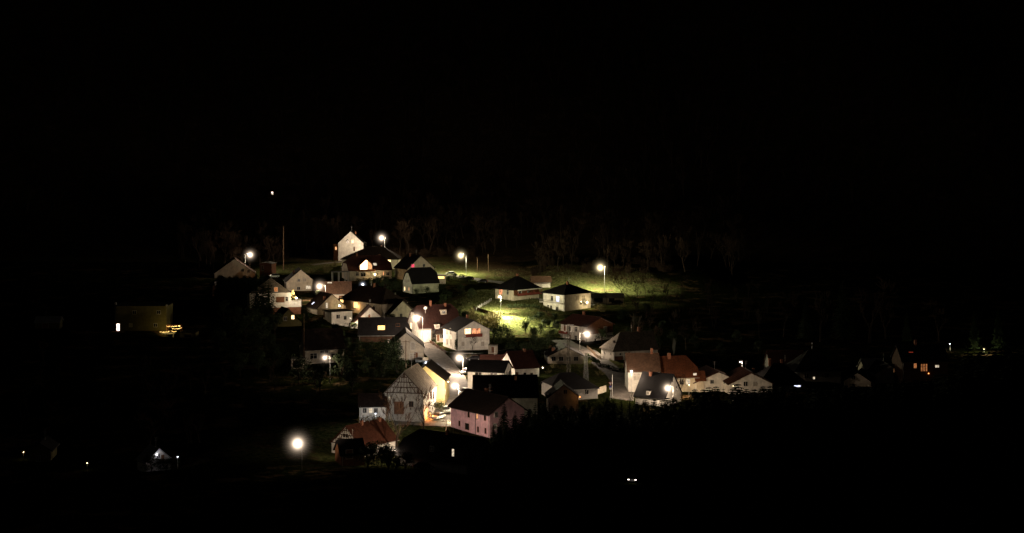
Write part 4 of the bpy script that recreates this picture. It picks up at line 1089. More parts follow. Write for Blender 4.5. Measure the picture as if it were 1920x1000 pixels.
# ------------------------------------------------------------------ lamps
S = street_lamp
S('street lamp at the far left back with its post left of the light', 469, 478, 690, 460, 1400, 'n', 4.8)
S('highest street lamp above the broad hip roof', 715.5, 446.5, 728, 721.5, 2300, 'n', 5.0)
S('street lamp by the parked cars on the upper road', 864, 479.5, 690, 874, 3600, 'y', 5.0)
S('street lamp behind the pyramid-roofed house on the edge of the meadow', 1125.5, 502, 632, 1133.5, 5600, 'y', 5.2)
S('slim white lamp standing on the floodlit lawn', 936, 556.5, 562, 939, 3000, 'y', 2.2, aim=(966, 612, 545, 26000, 104))
S('street lamp over the brown-lit barn roof', 599, 537, 603, 610, 2200, 'n', 4.6)
S('street lamp flooding the white wall of the big red-roofed house', 781, 597, 491, 792.5, 2500, 'n', 4.7)
S('street lamp over the main road below the balcony house', 861, 671.5, 436, 868, 2300, 'n', 4.2)
S('lower street lamp over the main road opposite the yellow house', 852, 724, 388, 860, 1700, 'n', 3.7)
S('street lamp in front of the white house with boarded gable', 1101, 627, 474, 1087, 1050, 'n', 4.2)
S('street lamp in the dark beside the plain house at lower left', 609, 671, 425, 618.8, 430, 'n', 3.0)
S('small round-headed lamp in front of the brown-roofed house', 1184, 696.6, 402, 1184, 1100, 'n', 1.6, arm=False)
S('bright street lamp by the black-roofed house at the right end', 1252, 728, 388, 1262, 700, 'n', 3.6)
S('nearest and brightest street lamp alone in the dark at lower left', 558, 832, 325, 566, 14, 'n', 4.6, aim=(690, 790, 362, 900, 50))
S('faint street lamp above the pair of pale gables', 1388, 679, 428, 1391.5, 160, 'n', 1.0, br=.14)
S('short bluish white lamp between the villa and the long house', 680, 533.6, 622, 681, 110, 'c', 2.6, name='garden_lamp', group='small lamps in gardens and yards', arm=False)
S('left one of two cool white lamps in the courtyard behind the yellow house', 799, 680.6, 446, 799, 350, 'c', 1.8, name='garden_lamp', group='small lamps in gardens and yards', arm=False)
S('right one of two cool white lamps in the courtyard behind the yellow house', 819.5, 686, 449, 819.5, 700, 'c', 1.7, name='garden_lamp', group='small lamps in gardens and yards', arm=False)
S('yellow lamp at the far corner of the pink house', 854.5, 777, 376, 854.5, 520, 'y', 2.0, name='garden_lamp', group='small lamps in gardens and yards', arm=False)
S('warm lamp half hidden in shrubs at the lower edge', 740, 845, 336, 740, 40, 'n', 1.7, name='garden_lamp', group='small lamps in gardens and yards', arm=False, br=.16)
S('orange lamp assumed by the shrubs beside the white car', 806, 775, 378, 806, 240, 'o', 1.1, name='garden_lamp', group='small lamps in gardens and yards', arm=False, br=.12)  # assumed source of the orange light on yard and trunks
S('tiny lamp alone in the black lower left corner', 163.5, 868.5, 326, 163.5, 2, 'y', .6, name='garden_lamp', group='small lamps in gardens and yards', arm=False, br=.08)
S('tiny cool lamp right of the pale cottage at lower left', 333, 857, 331, 333, 3, 'c', .7, name='garden_lamp', group='small lamps in gardens and yards', arm=False, br=.1)
S('weak bluish lamp at far right in front of the lit conifers', 1781, 645, 480, 1781.5, 4, 'c', .35, name='garden_lamp', group='small lamps in gardens and yards', arm=False, br=.1)
S('lamp assumed behind the dark mound to light two conifers at far right', 1845, 655, 473, 1845, 850, 'y', 1.0, name='garden_lamp', group='small lamps in gardens and yards', arm=False, br=.1)  # assumed lamp, out of view, gives the two conifers their light
S('added lamp on a post, unseen, to brighten the white garage', 990, 543, 614, 990, 2200, 'n', 1.0, name='garden_lamp', group='small lamps in gardens and yards', arm=False, br=.12)  # added lamp with no source in view, brightens the garage front
S('small lamp assumed before the white house behind branches', 704, 776, 367, 704, 110, 'c', .45, name='garden_lamp', group='small lamps in gardens and yards', arm=False, br=.1)  # assumed lamp, put in to brighten the white house walls
S('small lamp assumed for the lit ground strip at far lower left', 44, 848, 338, 44, 6, 'w', .7, name='garden_lamp', group='small lamps in gardens and yards', arm=False, br=.08)  # assumed source of the bright strip of ground
S('lamp assumed low by the orange-tiled house front', 1292, 722, 405, 1292, 220, 'w', .8, name='garden_lamp', group='small lamps in gardens and yards', arm=False, br=.1)  # assumed lamp that brightens the cream wall
S('small lamp added to brighten the pair of pale gables', 1375, 724, 396, 1375, 80, 'w', .7, name='garden_lamp', group='small lamps in gardens and yards', arm=False, br=.08)  # added for the brightness of the two gables

S('warm yard lamp assumed out of sight behind the long dark roof to light the half-timbered house', 792, 813, 345, 792, 1150, 'n', 1.0, name='garden_lamp', group='small lamps in gardens and yards', arm=False, br=.15)  # assumed unseen source for the light on the half-timbered and pink walls
S('low lamp added to brighten the walls by the white flat-roofed extension', 657, 597, 533, 657, 700, 'n', .5, name='garden_lamp', group='small lamps in gardens and yards', arm=False, br=.07)  # added lamp that lifts the pale walls behind the shrubs
S('pale yard lamp added out of sight behind the long dark roof to brighten the pink house', 852, 820, 347, 852, 420, 'n', .5, name='garden_lamp', group='small lamps in gardens and yards', arm=False, br=.08)  # added unseen lamp, makes the pink wall brighter
# lit fir on the terrace of the white house with brick base
random.seed(3)
q = H7.org + H7.rot @ Vector((H7.wr+.9, 1.6, 5.1))
tr_, cr_ = conifer(3.4, 1.2, 5, 1.0)
r = thing('lit_fir', 'small fir covered in warm lights beside the white terrace wall', 'fir tree', (q.x, q.y, q.z)); tr_.build('trunk', M_['bark'], r); cr_.build('crown', M_['needle'], r)
bb = MB()
for i in range(60):
    zz = random.random(); a = random.random()*6.283; rr = 1.15*(1-zz)+.1
    bb.sphere((rr*math.cos(a), rr*math.sin(a), .3+zz*3.0), .10, 6, 4)
o_ = bb.build('light_bulbs', M_['fairy'], r); o_['kind'] = 'stuff'
point((1.5, -6, 2.6), 130, (1, .75, .42), .5, r)  # added light set forward of the fir, brightens the white house front

# fairy lights of the left house
q0 = P(328, 614, 523)
r = thing('fairy_light_frame', 'pergola on the left house terrace strung with warm fairy lights', 'fairy lights', (q0.x, q0.y, q0.z-2.0))
fr = MB()
for x_, y_ in ((-2.4, -1), (2.0, -1), (-2.4, 1.4), (2.0, 1.4)): fr.box(x_-.07, x_+.07, y_-.07, y_+.07, -3, 2.6)
for y_ in (-1, 1.4): fr.box(-2.5, 2.1, y_-.06, y_+.06, 2.6, 2.74)
for x_ in (-2.4, -.9, .6, 2.0): fr.box(x_-.05, x_+.05, -1.1, 1.5, 2.74, 2.86)
fr.build('pergola', M_['wood'], r)
bb = MB(); random.seed(8)
for seg in (((-2.4, 2.45), (2.2, 2.7)), ((1.5, 2.6), (2.7, 1.95)), ((-.6, 1.75), (2.3, 1.9)), ((-4.6, .65), (-1.4, .75)), ((-1.2, .95), (1.0, .85))):
    a, b = Vector((seg[0][0], -1.15, seg[0][1])), Vector((seg[1][0], -1.15, seg[1][1])); n = int((b-a).length/.3)
    for k in range(n):
        p = a+(b-a)*k/n+Vector((0, random.uniform(-.1, .1), random.uniform(-.1, .1)-.14*math.sin(math.pi*k/n))); bb.sphere(p, random.uniform(.05, .1), 6, 4)
o_ = bb.build('light_bulbs', M_['fairy'], r); o_['kind'] = 'stuff'
point((-1.8, -2.2, 2.2), 38, (1, .72, .22), .6, r)

# ------------------------------------------------------------------ poles, masts, sign, fences
def pole(label, px, top, d, arms=1, r0=.16, m='pole', group='utility poles', name='utility_pole', stay=None):
    x = (px-CX)*d/F; z = gz(x, d); Ht = P(px, top, d).z-z
    r = thing(name, label, 'utility pole', (x, d, z), 0, group)
    MB().tube([(0, 0, -.6), (0, 0, Ht)], [r0, r0*.6], 8).build('pole', M_[m], r)
    for k in range(arms):
        zz = Ht-.4-1.1*k
        a = MB().box(-1.0, 1.0, -.06, .06, zz-.06, zz+.06).build('crossarm', M_[m], r)
        for x_ in (-.9, -.3, .3, .9): MB().tube([(x_, 0, zz+.06), (x_, 0, zz+.28)], [.05, .035], 6).build('insulator', M_['concrete'], a)
    return Vector((x, d, z+Ht))
pole('tall bare pole standing alone behind the back left houses', 531.6, 424, 705, 0, .24)
pole('thin pole left of another one at the wood edge behind the upper road', 895, 483, 702, 0, .12)
pole('thin pole at the wood edge right of the parked cars', 915.5, 477, 702, 0, .16)
pole('dark pole against the gable of the plain house at lower left', 570, 588, 455, 0, .14)
pa = pole('dark wooden pole in front of the beige roadside gable', 761, 638, 449, 1, .17)
pb = pole('small pole with crossarms and insulators by the yard', 836.5, 787, 347, 2, .12)
pole('lamp post without light by the give way sign', 1148, 703, 403, 0, .10, 'metal')
pole('thin dark pole on the slope right of the red-roofed house', 889, 574, 548, 0, .12)

def lattice(label, px, top, d, arms, w=.8, m='mast'):
    x = (px-CX)*d/F; z = gz(x, d); Ht = P(px, top, d).z-z
    r = thing('lattice_mast', label, 'mast', (x, d, z), R(20), 'lattice masts of the power line')
    b = MB(); w1 = w*.55; n = max(6, int(Ht/1.0))
    c = lambda i, sx, sy: Vector((sx*(w+(w1-w)*i/n)/2, sy*(w+(w1-w)*i/n)/2, Ht*i/n))
    for sx, sy in ((-1, -1), (1, -1), (1, 1), (-1, 1)): b.bar(c(0, sx, sy)-Vector((0, 0, .5)), c(n, sx, sy), .055)
    for i in range(n):
        for (p, q) in (((-1, -1), (1, -1)), ((1, -1), (1, 1)), ((1, 1), (-1, 1)), ((-1, 1), (-1, -1))):
            if i % 2: p, q = q, p
            b.bar(c(i, *p), c(i+1, *q), .026); b.bar(c(i, *p), c(i, *q), .02)
    b.build('lattice', M_[m], r)
    for k in range(arms):
        zz = Ht-.4-1.6*k
        a = MB().box(-1.5+.3*k, 1.5-.3*k, -.07, .07, zz-.07, zz+.07).build('crossarm', M_['metal'], r)
        for x_ in (-1.3+.3*k, 0.55, 1.3-.3*k): MB().tube([(x_, -.02, zz-.4), (x_, -.02, zz-.07)], .06, 6).build('insulator', M_['concrete'], a)
    return Vector((x, d, z+Ht))
l1 = lattice('tall lattice mast with crossarms before the grey gabled house', 1066, 607, 424, 3)
l2 = lattice('short pale lattice mast right of the tall one', 1098.7, 666, 428, 1, 1.0, 'metal')
def wire(label, a, b, sag):
    pts = [a+(b-a)*t+Vector((0, 0, -sag*4*t*(1-t))) for t in [i/16 for i in range(17)]]
    o = MB().tube(pts, .02, 4).build('power_line', M_['darkmetal']); tag(o, label, 'power line')
wire('thin power line from the tall lattice mast to the roadside pole', l1-Vector((1.2, 0, 1)), pa-Vector((0, 0, .3)), 5)
wire('thin power line from the tall lattice mast to the short one', l1-Vector((-1.0, 0, 2)), l2, .6)
wire('thin power line from the roadside pole to the pole by the yard', pa, pb, 2)

# give way sign with a blue and white plate below
q = P(1144.5, 719, 401); zg = gz(q.x, q.y); hz_ = q.z-zg
r = thing('road_sign', 'inverted triangle sign above a blue and white plate by the road', 'road sign', (q.x, q.y, zg), R(4))
MB().tube([(0, 0, -.4), (0, 0, hz_+.4)], .04, 8).build('pole', M_['metal'], r)
t = MB()
tri = lambda s, y: [(-s*.5, y, hz_+s*.29), (s*.5, y, hz_+s*.29), (0, y, hz_-s*.58)]
t.add(tri(1.0, -.06)+tri(1.0, -.04), [(2,1,0), (3,4,5), (0,1,4,3), (1,2,5,4), (2,0,3,5)]).build('triangle_plate', M_['signred'], r)
MB().add(tri(.74, -.065), [(2,1,0)]).build('triangle_face', M_['carwhite'], r)
MB().box(-.3, .3, -.065, -.045, hz_-1.05, hz_-.62).build('blue_plate', M_['blue'], r)
MB().box(-.3, .3, -.065, -.045, hz_-1.5, hz_-1.07).build('white_plate', M_['carwhite'], r)

def fence(name, label, pix, d0=None, h=1.1, kind='rail', m='wood', group=None):
    pts = [G(*p) for p in pix]; o0 = pts[0]
    r = thing(name, label, 'fence', o0, 0, group)
    for a, b in zip(pts[:-1], pts[1:]):
        n = max(1, int((b-a).length/2.2))
        rail = MB()
        for i in range(n+1):
            p = a+(b-a)*i/n; p.z = gz(p.x, p.y); l = p-o0
            MB().box(l.x-.07, l.x+.07, l.y-.07, l.y+.07, l.z-.3, l.z+h).build('post', M_[m], r)
            if i < n:
                p2 = a+(b-a)*(i+1)/n; p2.z = gz(p2.x, p2.y); l2_ = p2-o0
                for zz in ((.45, .85) if kind == 'rail' else [h*.5]):
                    rail.obox(l+Vector((0, 0, zz)), (l2_-l).normalized(), Vector((0, 0, 1)), Vector(((l2_-l).y, -(l2_-l).x, 0)).normalized(), 0, (l2_-l).length, -.08 if kind == 'rail' else -h*.5, .08 if kind == 'rail' else h*.5, .072, .11)
        rail.build('rail' if kind == 'rail' else 'panel', M_[m], r)
fence('fence', 'pale wooden rail fence climbing the floodlit lawn', [(893, 583), (906, 574), (921, 566)], h=1.3, m='greyroof')
fence('board_fence', 'dark board fence along the lower edge of the floodlit lawn', [(888, 580), (906, 586), (926, 592)], h=1.1, kind='board', m='timber')
fence('board_fence', 'low board fence beside the road below the boarded gable', [(1101, 655), (1112, 663), (1127, 675)], h=1.0, kind='board', m='pole')
fence('board_fence', 'dark board fence along the road below the balcony house', [(806, 643), (820, 652), (836, 663)], h=.9, kind='board', m='timber')
fence('picket_fence', 'pale picket fence lit beside the broad black roof', [(1117, 741), (1126, 738), (1136, 735)], h=1.7, kind='board', m='cream')
# garden table
q = G(1113, 571)
r = thing('garden_table', 'flat white garden table on the grass below the shed row', 'table', q)
MB().box(-2.0, 2.0, -.6, .6, .72, .8).build('tabletop', M_['carwhite'], r)
for x_ in (-1.7, 1.7):
    for y_ in (-.45, .45): MB().box(x_-.05, x_+.05, y_-.05, y_+.05, -.1, .72).build('leg', M_['metal'], r)
# covered woodpile
q = P(697, 549, 622); q.z = gz(q.x, q.y)
tp = MB(); random.seed(4)
vs = []
for j in range(7):
    for i in range(9):
        x_ = -2+4*i/8; y_ = -1+2*j/6; e_ = max(abs(x_)/2, abs(y_)); vs.append((x_, y_, (1.4 if e_ < .8 else .9 if e_ < .95 else .1)+random.uniform(-.08, .08)))
o_ = tp.add(vs, [(j*9+i, j*9+i+1, (j+1)*9+i+1, (j+1)*9+i) for j in range(6) for i in range(8)]).build('tarpaulin', M_['tarp']); o_.location = q; o_.location.z += 0.0
tag(o_, 'pale greenish tarpaulin over a pile right of the bluish white lamp', 'tarpaulin')

# ------------------------------------------------------------------ cars
car('silver estate car leftmost on the upper road', 844.5, 688, R(8), 'silver')
car('black off-roader in the middle of the upper road', 878.5, 668, R(-14), 'black', suv=True)
car('low dark car right of the off-roader on the upper road', 904.5, 660, R(-6), 'black')
car('white car parked in the yard by the half-timbered house', 822, 379, R(62), 'carwhite')
car('silver car behind the white one in the yard', 836, 386, R(100), 'silver')
car('pale car at the roadside below the main road lamp', 873, 438, R(70), 'silver')
car('white car beside the reddish shed at the back left', 513.5, 678, R(30), 'carwhite', suv=True)
car('dark car with tiny red tail light at the lower edge', 795, 331, R(150), 'black', tail='tail')
car('car with two headlights lit alone in the black foreground', 1189, 311, R(75), 'black', head='head')
car('dark car under the arch beside the balcony house', 888, 462, R(10), 'black')
car('dark car in the carport row behind the pyramid-roofed house', 1157, 600, R(5), 'black')

random.seed(77)
hedge('low clipped hedge along the garden beside the balcony house', [(811, 641), (831, 640)], .8)
hedge('second garden hedge nearer the road beside the balcony house', [(813, 649), (833, 648)], .7)
hedge('dark hedge along the upper road before the parked cars', [(836, 525), (860, 527), (884, 529)], 1.3)
hedge('hedge at the top of the bank right of the white lawn lamp', [(950, 578), (985, 577), (1012, 580)], 1.2)
hedge('hedge behind the pyramid-roofed house along the meadow', [(1090, 556), (1108, 555), (1122, 553)], 1.2)
hedge('dark hedge below the villa terrace', [(668, 529), (690, 528), (712, 527)], 1.4)
hedge('hedge by the road below the boarded gable', [(1100, 668), (1112, 676), (1122, 684)], 1.0)
hedge('dark hedge before the old farmhouse wall', [(1126, 686), (1150, 693), (1176, 697)], .7)
hedge('low shrubs edging the bank below the white lawn lamp', [(985, 606), (1005, 600), (1018, 592)], 1.6, 1.6)
hedge('garden hedge between the white gable and the black-roofed house', [(645, 612), (662, 614), (676, 612)], 1.5)
hedge('hedge left of the beige roadside gable', [(715, 690), (735, 692), (752, 693)], 1.4)
car('dark car parked by the garage of the beige roadside gable', 805, 452, R(80), 'black')
car('grey car at the kerb opposite the mustard yellow house', 872, 408, R(72), 'silver')
# ------------------------------------------------------------------ vegetation
TWN = 'bare trees of the wood above the village'
bt = [proto('bare_tree', bare_tree(14, 1.0, 11), 'bark', 'twig', 'bare tree', 'tree', TWN),
      proto('bare_tree', bare_tree(15, .75, 23, dense=1.1), 'bark', 'twig', 'bare tree', 'tree', TWN),
      proto('bare_tree', bare_tree(13, 1.25, 37), 'bark', 'twig', 'bare tree', 'tree', TWN),
      proto('bare_tree', bare_tree(16, .6, 41, trunk_frac=.4), 'bark', 'twig', 'bare tree', 'tree', TWN)]
BH = [14, 15, 13, 16]
gt = [proto('bare_tree', bare_tree(14, 1.0, 11), 'bark', 'gtwig', 'bare tree', 'tree', 'bare garden trees'),
      proto('bare_tree', bare_tree(15, .75, 23, dense=1.1), 'bark', 'gtwig', 'bare tree', 'tree', 'bare garden trees'),
      proto('bare_tree', bare_tree(13, 1.25, 37), 'bark', 'gtwig', 'bare tree', 'tree', 'bare garden trees')]
cf = [proto('conifer', conifer(16, 3.4, 3), 'bark', 'needle', 'conifer', 'tree', 'dark conifers in the foreground'),
      proto('conifer', conifer(15, 2.9, 9, 1.15), 'bark', 'needle', 'conifer', 'tree', 'dark conifers in the foreground'),
      proto('conifer', conifer(17, 4.0, 14, .9), 'bark', 'needle', 'conifer', 'tree', 'dark conifers in the foreground'),
      proto('conifer', conifer(16, 5.0, 19, 1.3, .55), 'bark', 'needle', 'conifer', 'tree', 'dark conifers in the foreground'),
      proto('conifer', conifer(16, 4.4, 29, 1.3, .5), 'bark', 'needle', 'conifer', 'tree', 'dark conifers in the foreground')]
CH = [16, 15, 17, 16, 16]
lf = [proto('evergreen_shrub', leafy(5, 3.2, 5), 'bark', 'leaf', 'evergreen', 'shrub', 'dark evergreen shrubs between the houses'),
      proto('evergreen_shrub', leafy(6, 2.6, 6, 2100, lumps=12), 'bark', 'leaf', 'evergreen', 'shrub', 'dark evergreen shrubs between the houses')]
LH = [5, 6]
sh = [proto('bare_shrub', shrub(2.4, 3.4, 2), 'bark', 'scrub', 'bare shrub', 'shrub', 'bare shrubs on the slopes', 'twigs', 'stem'),
      proto('bare_shrub', shrub(2.8, 2.8, 4, 40), 'bark', 'scrub', 'bare shrub', 'shrub', 'bare shrubs on the slopes', 'twigs', 'stem')]

# named trees
def bare(i, px, d, top, label, group=None, wx=1.0, rz=None): return placed(gt[i] if group is None and i < 3 else bt[i], px, d, top, BH[i], label=label, group=group or 'bare garden trees', wx=wx, rz=rz)
bare(1, 746, 352, 727, 'bare tree with orange-lit trunk left before the half-timbered gable', wx=1.05, rz=1.0)
bare(0, 794, 362, 716, 'bare tree before the right corner of the half-timbered house', wx=.95, rz=2.2)
bare(2, 1277, 404, 697, 'small bare tree before the lit wall of the orange-tiled house', wx=.8)
bare(0, 279, 346, 748, 'round-crowned bare tree behind the pale cottage at lower left', wx=1.5)
bare(2, 885, 478, 628, 'bare bush-like tree before the balcony house wall', wx=.8)
bare(2, 1137, 592, 544, 'thin bare tree standing before the shed row', wx=.6)
bare(3, 815, 396, 742, 'bare reddish-lit tree beside the mustard yellow wall', wx=.8)
# leaning trees by the meadow
random.seed(5)
for k, (px, d, top, ln) in enumerate(((1196, 596, 514, -1.0), (1170, 612, 512, -.35), (1199, 612, 522, -.25), (1212, 618, 518, -.2))):
    x = (px-CX)*d/F; z = gz(x, d); Ht = P(px, top, d).z-z
    t_, c_ = bare_tree(Ht*1.25, 1.0, 60+k, Vector((ln, 0, 0)), trunk_frac=.42)
    r = thing('bare_tree', ['strongly leaning bare tree whose trunk points left over the meadow', 'bare tree rising behind the leaning trunk on the meadow', 'slim bare tree right of the leaning one', 'rightmost slim bare tree at the meadow edge'][k], 'tree', (x, d, z), 0, 'bare trees on the meadow')
    t_.build('trunk', M_['pole'], r); c_.build('crown', M_['gtwig'], r)

# dim bare trees on the dark slope at lower left
random.seed(12)
for i in range(22):
    px = random.uniform(556, 716); d = random.uniform(396, 424)
    if 600 < px < 630 and d < 432: d = 430
    k = random.choice((1, 3)); bare(k, px, d, random.uniform(692, 742), 'slim bare tree on the dark slope left of the half-timbered house', 'bare trees on the dark slope', wx=.75)
for i in range(14):
    px = random.uniform(410, 560); d = random.uniform(395, 470)
    k = random.choice((0, 1, 2)); bare(k, px, d, random.uniform(672, 735), 'bare tree in the dark left of the lower lamp', 'bare trees in the dark left of the lamp', wx=.9)
for i in range(26):
    px = random.uniform(15, 400); d = random.uniform(350, 500)
    if 190 < px < 380 and d > 360: d = random.uniform(470, 500) if px > 372 else random.uniform(372, 430)
    bt_ = random.choice((0, 1, 2)); place(bt[bt_], (px-CX)*d/F, d, sc=random.uniform(.4, .62), label='hardly visible bare tree on the black left slope', group='bare trees on the black left slope')

for px, d, top in ((283, 330, 853), (312, 329, 858), (322, 331, 856)): placed(gt[2], px, d, top, 13, label='small dark tree before the pale cottage at lower left', group='small trees before the pale cottage', wx=1.3)
# dark evergreens between the houses
def ever(px, d, top, label, group='dark evergreen shrubs between the houses', wx=1.0, k=None):
    k = random.choice((0, 1)) if k is None else k
    return placed(lf[k], px, d, top, LH[k], label=label, group=group, wx=wx)
random.seed(21)
for px, d, top in ((722, 446, 640), (744, 441, 652), (702, 450, 648), (736, 452, 630), (690, 462, 640), (716, 432, 668), (750, 436, 672)):
    ever(px, d, top, 'dark evergreen in the large mass left of the beige roadside gable', 'large dark evergreens left of the roadside gable', 1.0)
for px, d, top in ((925, 497, 612), (939, 494, 607), (952, 500, 613), (915, 504, 618), (962, 500, 628)):
    ever(px, d, top, 'dark evergreen right of the balcony house under the floodlit lawn', 'dark evergreens under the lawn', 1.0)
for px, d, top in ((708, 640, 518), (722, 636, 515), (737, 640, 521), (745, 634, 526), (690, 644, 523), (800, 622, 538), (780, 620, 542), (830, 625, 532)):
    ever(px, d, top, 'dark evergreen shrub between the villa and the steep cottage', 'dark evergreens by the villa', 1.1)
for px, d, top in ((852, 672, 513), (866, 668, 515), (842, 664, 516), (876, 660, 518)):
    ever(px, d, top, 'low clipped dark shrub along the upper road before the cars', 'shrubs along the upper road', 1.5)
for px, d, top in ((605, 535, 606), (622, 532, 610), (645, 530, 610), (664, 534, 604), (590, 545, 600), (668, 516, 632), (655, 492, 640), (672, 486, 636)):
    ever(px, d, top, 'dark shrub below the white flat-roofed extension', 'dark shrubs below the flat-roofed extension', 1.2)
for px, d, top in ((1022, 548, 600), (1040, 545, 604), (1024, 566, 582), (1060, 556, 590)):
    ever(px, d, top, 'dark shrub on the terrace below the pyramid-roofed house', 'dark shrubs below the pyramid-roofed house', 1.2)
for px, d, top in ((985, 470, 640), (1003, 468, 645), (960, 474, 640), (1020, 474, 636), (970, 450, 664)):
    ever(px, d, top, 'dark shrub left of the grey gabled house', 'dark shrubs left of the grey gable', 1.2)
for px, d, top in ((284, 329, 856), (298, 327, 861), (312, 328, 860), (323, 329, 858)):
    ever(px, d, top, 'dark shrub hiding the foot of the pale cottage at lower left', 'shrubs before the pale cottage', 1.4)
ever(855.5, 476, 634, 'narrow dark evergreen at the corner of the balcony house', 'corner evergreen', .35, 1)
for px, d, top in ((700, 338, 826), (716, 334, 832), (690, 331, 838), (728, 330, 836), (760, 329, 845), (742, 326, 855)):
    ever(px, d, top, 'dark shrub along the lower edge before the red-roofed house', 'dark shrubs along the lower edge', 1.3)
for px, d, top in ((686, 364, 768), (700, 362, 772), (712, 363, 768), (722, 364, 776)):
    placed(sh[0], px, d, top, 2.6, label='dark bare shrub before the small white house', group='shrubs before the small white house', wx=1.0)
ever(590, 423, 694, 'light-flecked shrub left of the lower left lamp', 'shrubs by the lower left lamp', 1.0, 0); ever(600, 420, 704, 'round shrub under the lower left lamp', 'shrubs by the lower left lamp', 1.0, 1)
ever(822, 381, 752, 'low flat shrub beside the foot of the yellow wall', 'yard shrubs', 1.3, 0)
ever(632, 548, 590, 'shrub before the wall of the flat-roofed extension', 'extension shrubs', .8, 0)

random.seed(61)
for px, row in ((1040, 604), (1000, 632), (1014, 628), (1044, 622), (1000, 654), (1016, 658), (735, 612), (640, 640), (628, 628), (598, 566), (575, 602), (530, 612), (560, 574), (846, 592), (860, 598), (872, 606), (884, 560), (862, 552), (1012, 602), (1030, 616), (1002, 640), (986, 626), (1034, 640), (1128, 644), (1168, 600), (1192, 610), (1222, 636), (1242, 622), (1212, 592), (1262, 642), (1302, 652), (1352, 662), (1382, 642), (1422, 662), (1180, 640), (1230, 656), (705, 560), (728, 556), (842, 560), (830, 574), (650, 662), (664, 672), (640, 680), (684, 700), (700, 712), (655, 700)):
    g = G(px, row); place(lf[random.choice((0, 1))], g.x, g.y, sc=random.uniform(.5, .85), label='dark evergreen bush filling a garden between the houses', group='dark garden bushes')
for i in range(34):
    px = random.uniform(1190, 1440); d = random.uniform(470, 640)
    place(random.choice(bt), (px-CX)*d/F, d, sc=random.uniform(.35, .7), label='hardly visible bare tree on the dark slope right of the meadow', group='bare trees on the dark right slope')
for px, row in ((420, 600), (445, 606), (470, 612), (500, 610), (430, 630), (460, 640), (490, 634), (515, 628), (410, 660), (440, 672), (475, 668), (505, 660), (520, 690), (485, 700), (450, 705), (560, 720), (640, 715), (600, 735), (660, 735)):
    g = G(px, row); place(lf[random.choice((0, 1))], g.x, g.y, sc=random.uniform(1.0, 1.5), label='black evergreen in the unlit gardens left of the village', group='black evergreens in the unlit gardens')
# conifers between the houses
def con(px, d, top, label, group, wx=1.0, k=None):
    k = random.choice((0, 1, 2)) if k is None else k
    return placed(cf[k], px, d, top, CH[k], label=label, group=group, wx=wx)
for px, d, top, lb in ((493, 548, 502, 'tallest'), (504, 550, 514, 'right'), (480, 547, 511, 'left')):
    con(px, d, top, lb+' dark conifer of three before the white house with brick base', 'conifers before the brick-based house', 1.25)
for i in range(36):
    con(410+i*2.6, random.uniform(572, 604), random.uniform(514, 524), 'black conifer in the clump left of the brick-based house', 'black conifers on the left', 1.15, random.choice((3, 4)))
con(1827, 482, 580, 'faintly lit conifer, left one of two at far right', 'lit conifers at far right', 1.05, 0)
con(1872, 482, 574, 'faintly lit conifer, right one of two at far right', 'lit conifers at far right', 1.05, 1)
con(945, 348, 750, 'tall black conifer before the pink house', 'black conifer by the pink house', 1.2, 0)
con(925, 344, 792, 'black conifer at the right foot of the pink house', 'black conifers by the pink house', 1.2, 1)
con(966, 342, 768, 'black conifer right of the pink house', 'black conifers by the pink house right', 1.2, 2)

# foreground belt of conifers
random.seed(31)
tops = [(905, 842), (930, 800), (975, 772), (1000, 752), (1040, 752), (1075, 752), (1100, 748), (1130, 745), (1160, 738), (1190, 742), (1225, 742), (1250, 742), (1285, 736), (1310, 722), (1350, 720),
        (1400, 717), (1450, 722), (1520, 722), (1600, 718), (1680, 708), (1740, 702), (1790, 690), (1830, 650), (1920, 640), (2000, 640)]
def topat(px):
    for (a, b), (c, d) in zip(tops[:-1], tops[1:]):
        if a <= px <= c: return b+(d-b)*(px-a)/(c-a)
    return tops[0][1] if px < a else tops[-1][1]
px = 912
while px < 1935:
    d = random.uniform(322, 338)
    con(px, d, topat(px)+random.uniform(-2, 9), 'black conifer in the belt of treetops along the foreground', 'black conifers along the foreground', 1.0, random.choice((0, 3, 3, 4, 4)))
    px += random.uniform(9, 17)
px = 905
while px < 1935:
    con(px, random.uniform(316, 324), topat(px)+random.uniform(14, 50), 'black conifer in the belt of treetops along the foreground', 'black conifers along the foreground', 1.2, random.choice((3, 4)))
    px += random.uniform(16, 28)
for px in (1815, 1840, 1862, 1885, 1905):
    con(px, random.uniform(325, 335), 634+random.uniform(0, 12), 'tall black conifer in the dark mass at the right edge', 'tall black conifers at the right edge', 1.2)
for px, d, top in ((1538, 500, 540), (1580, 505, 520), (1630, 498, 515), (1660, 505, 545), (1700, 500, 585), (1470, 510, 545), (1760, 500, 560), (1510, 505, 560)):
    con(px, d, top, 'hardly visible tall conifer behind the dark houses on the right', 'tall conifers behind the right houses', 1.1) if random.random() < .5 else bare(0, px, d, top, 'hardly visible tall bare tree behind the dark houses on the right', 'tall bare trees behind the right houses', 1.0)

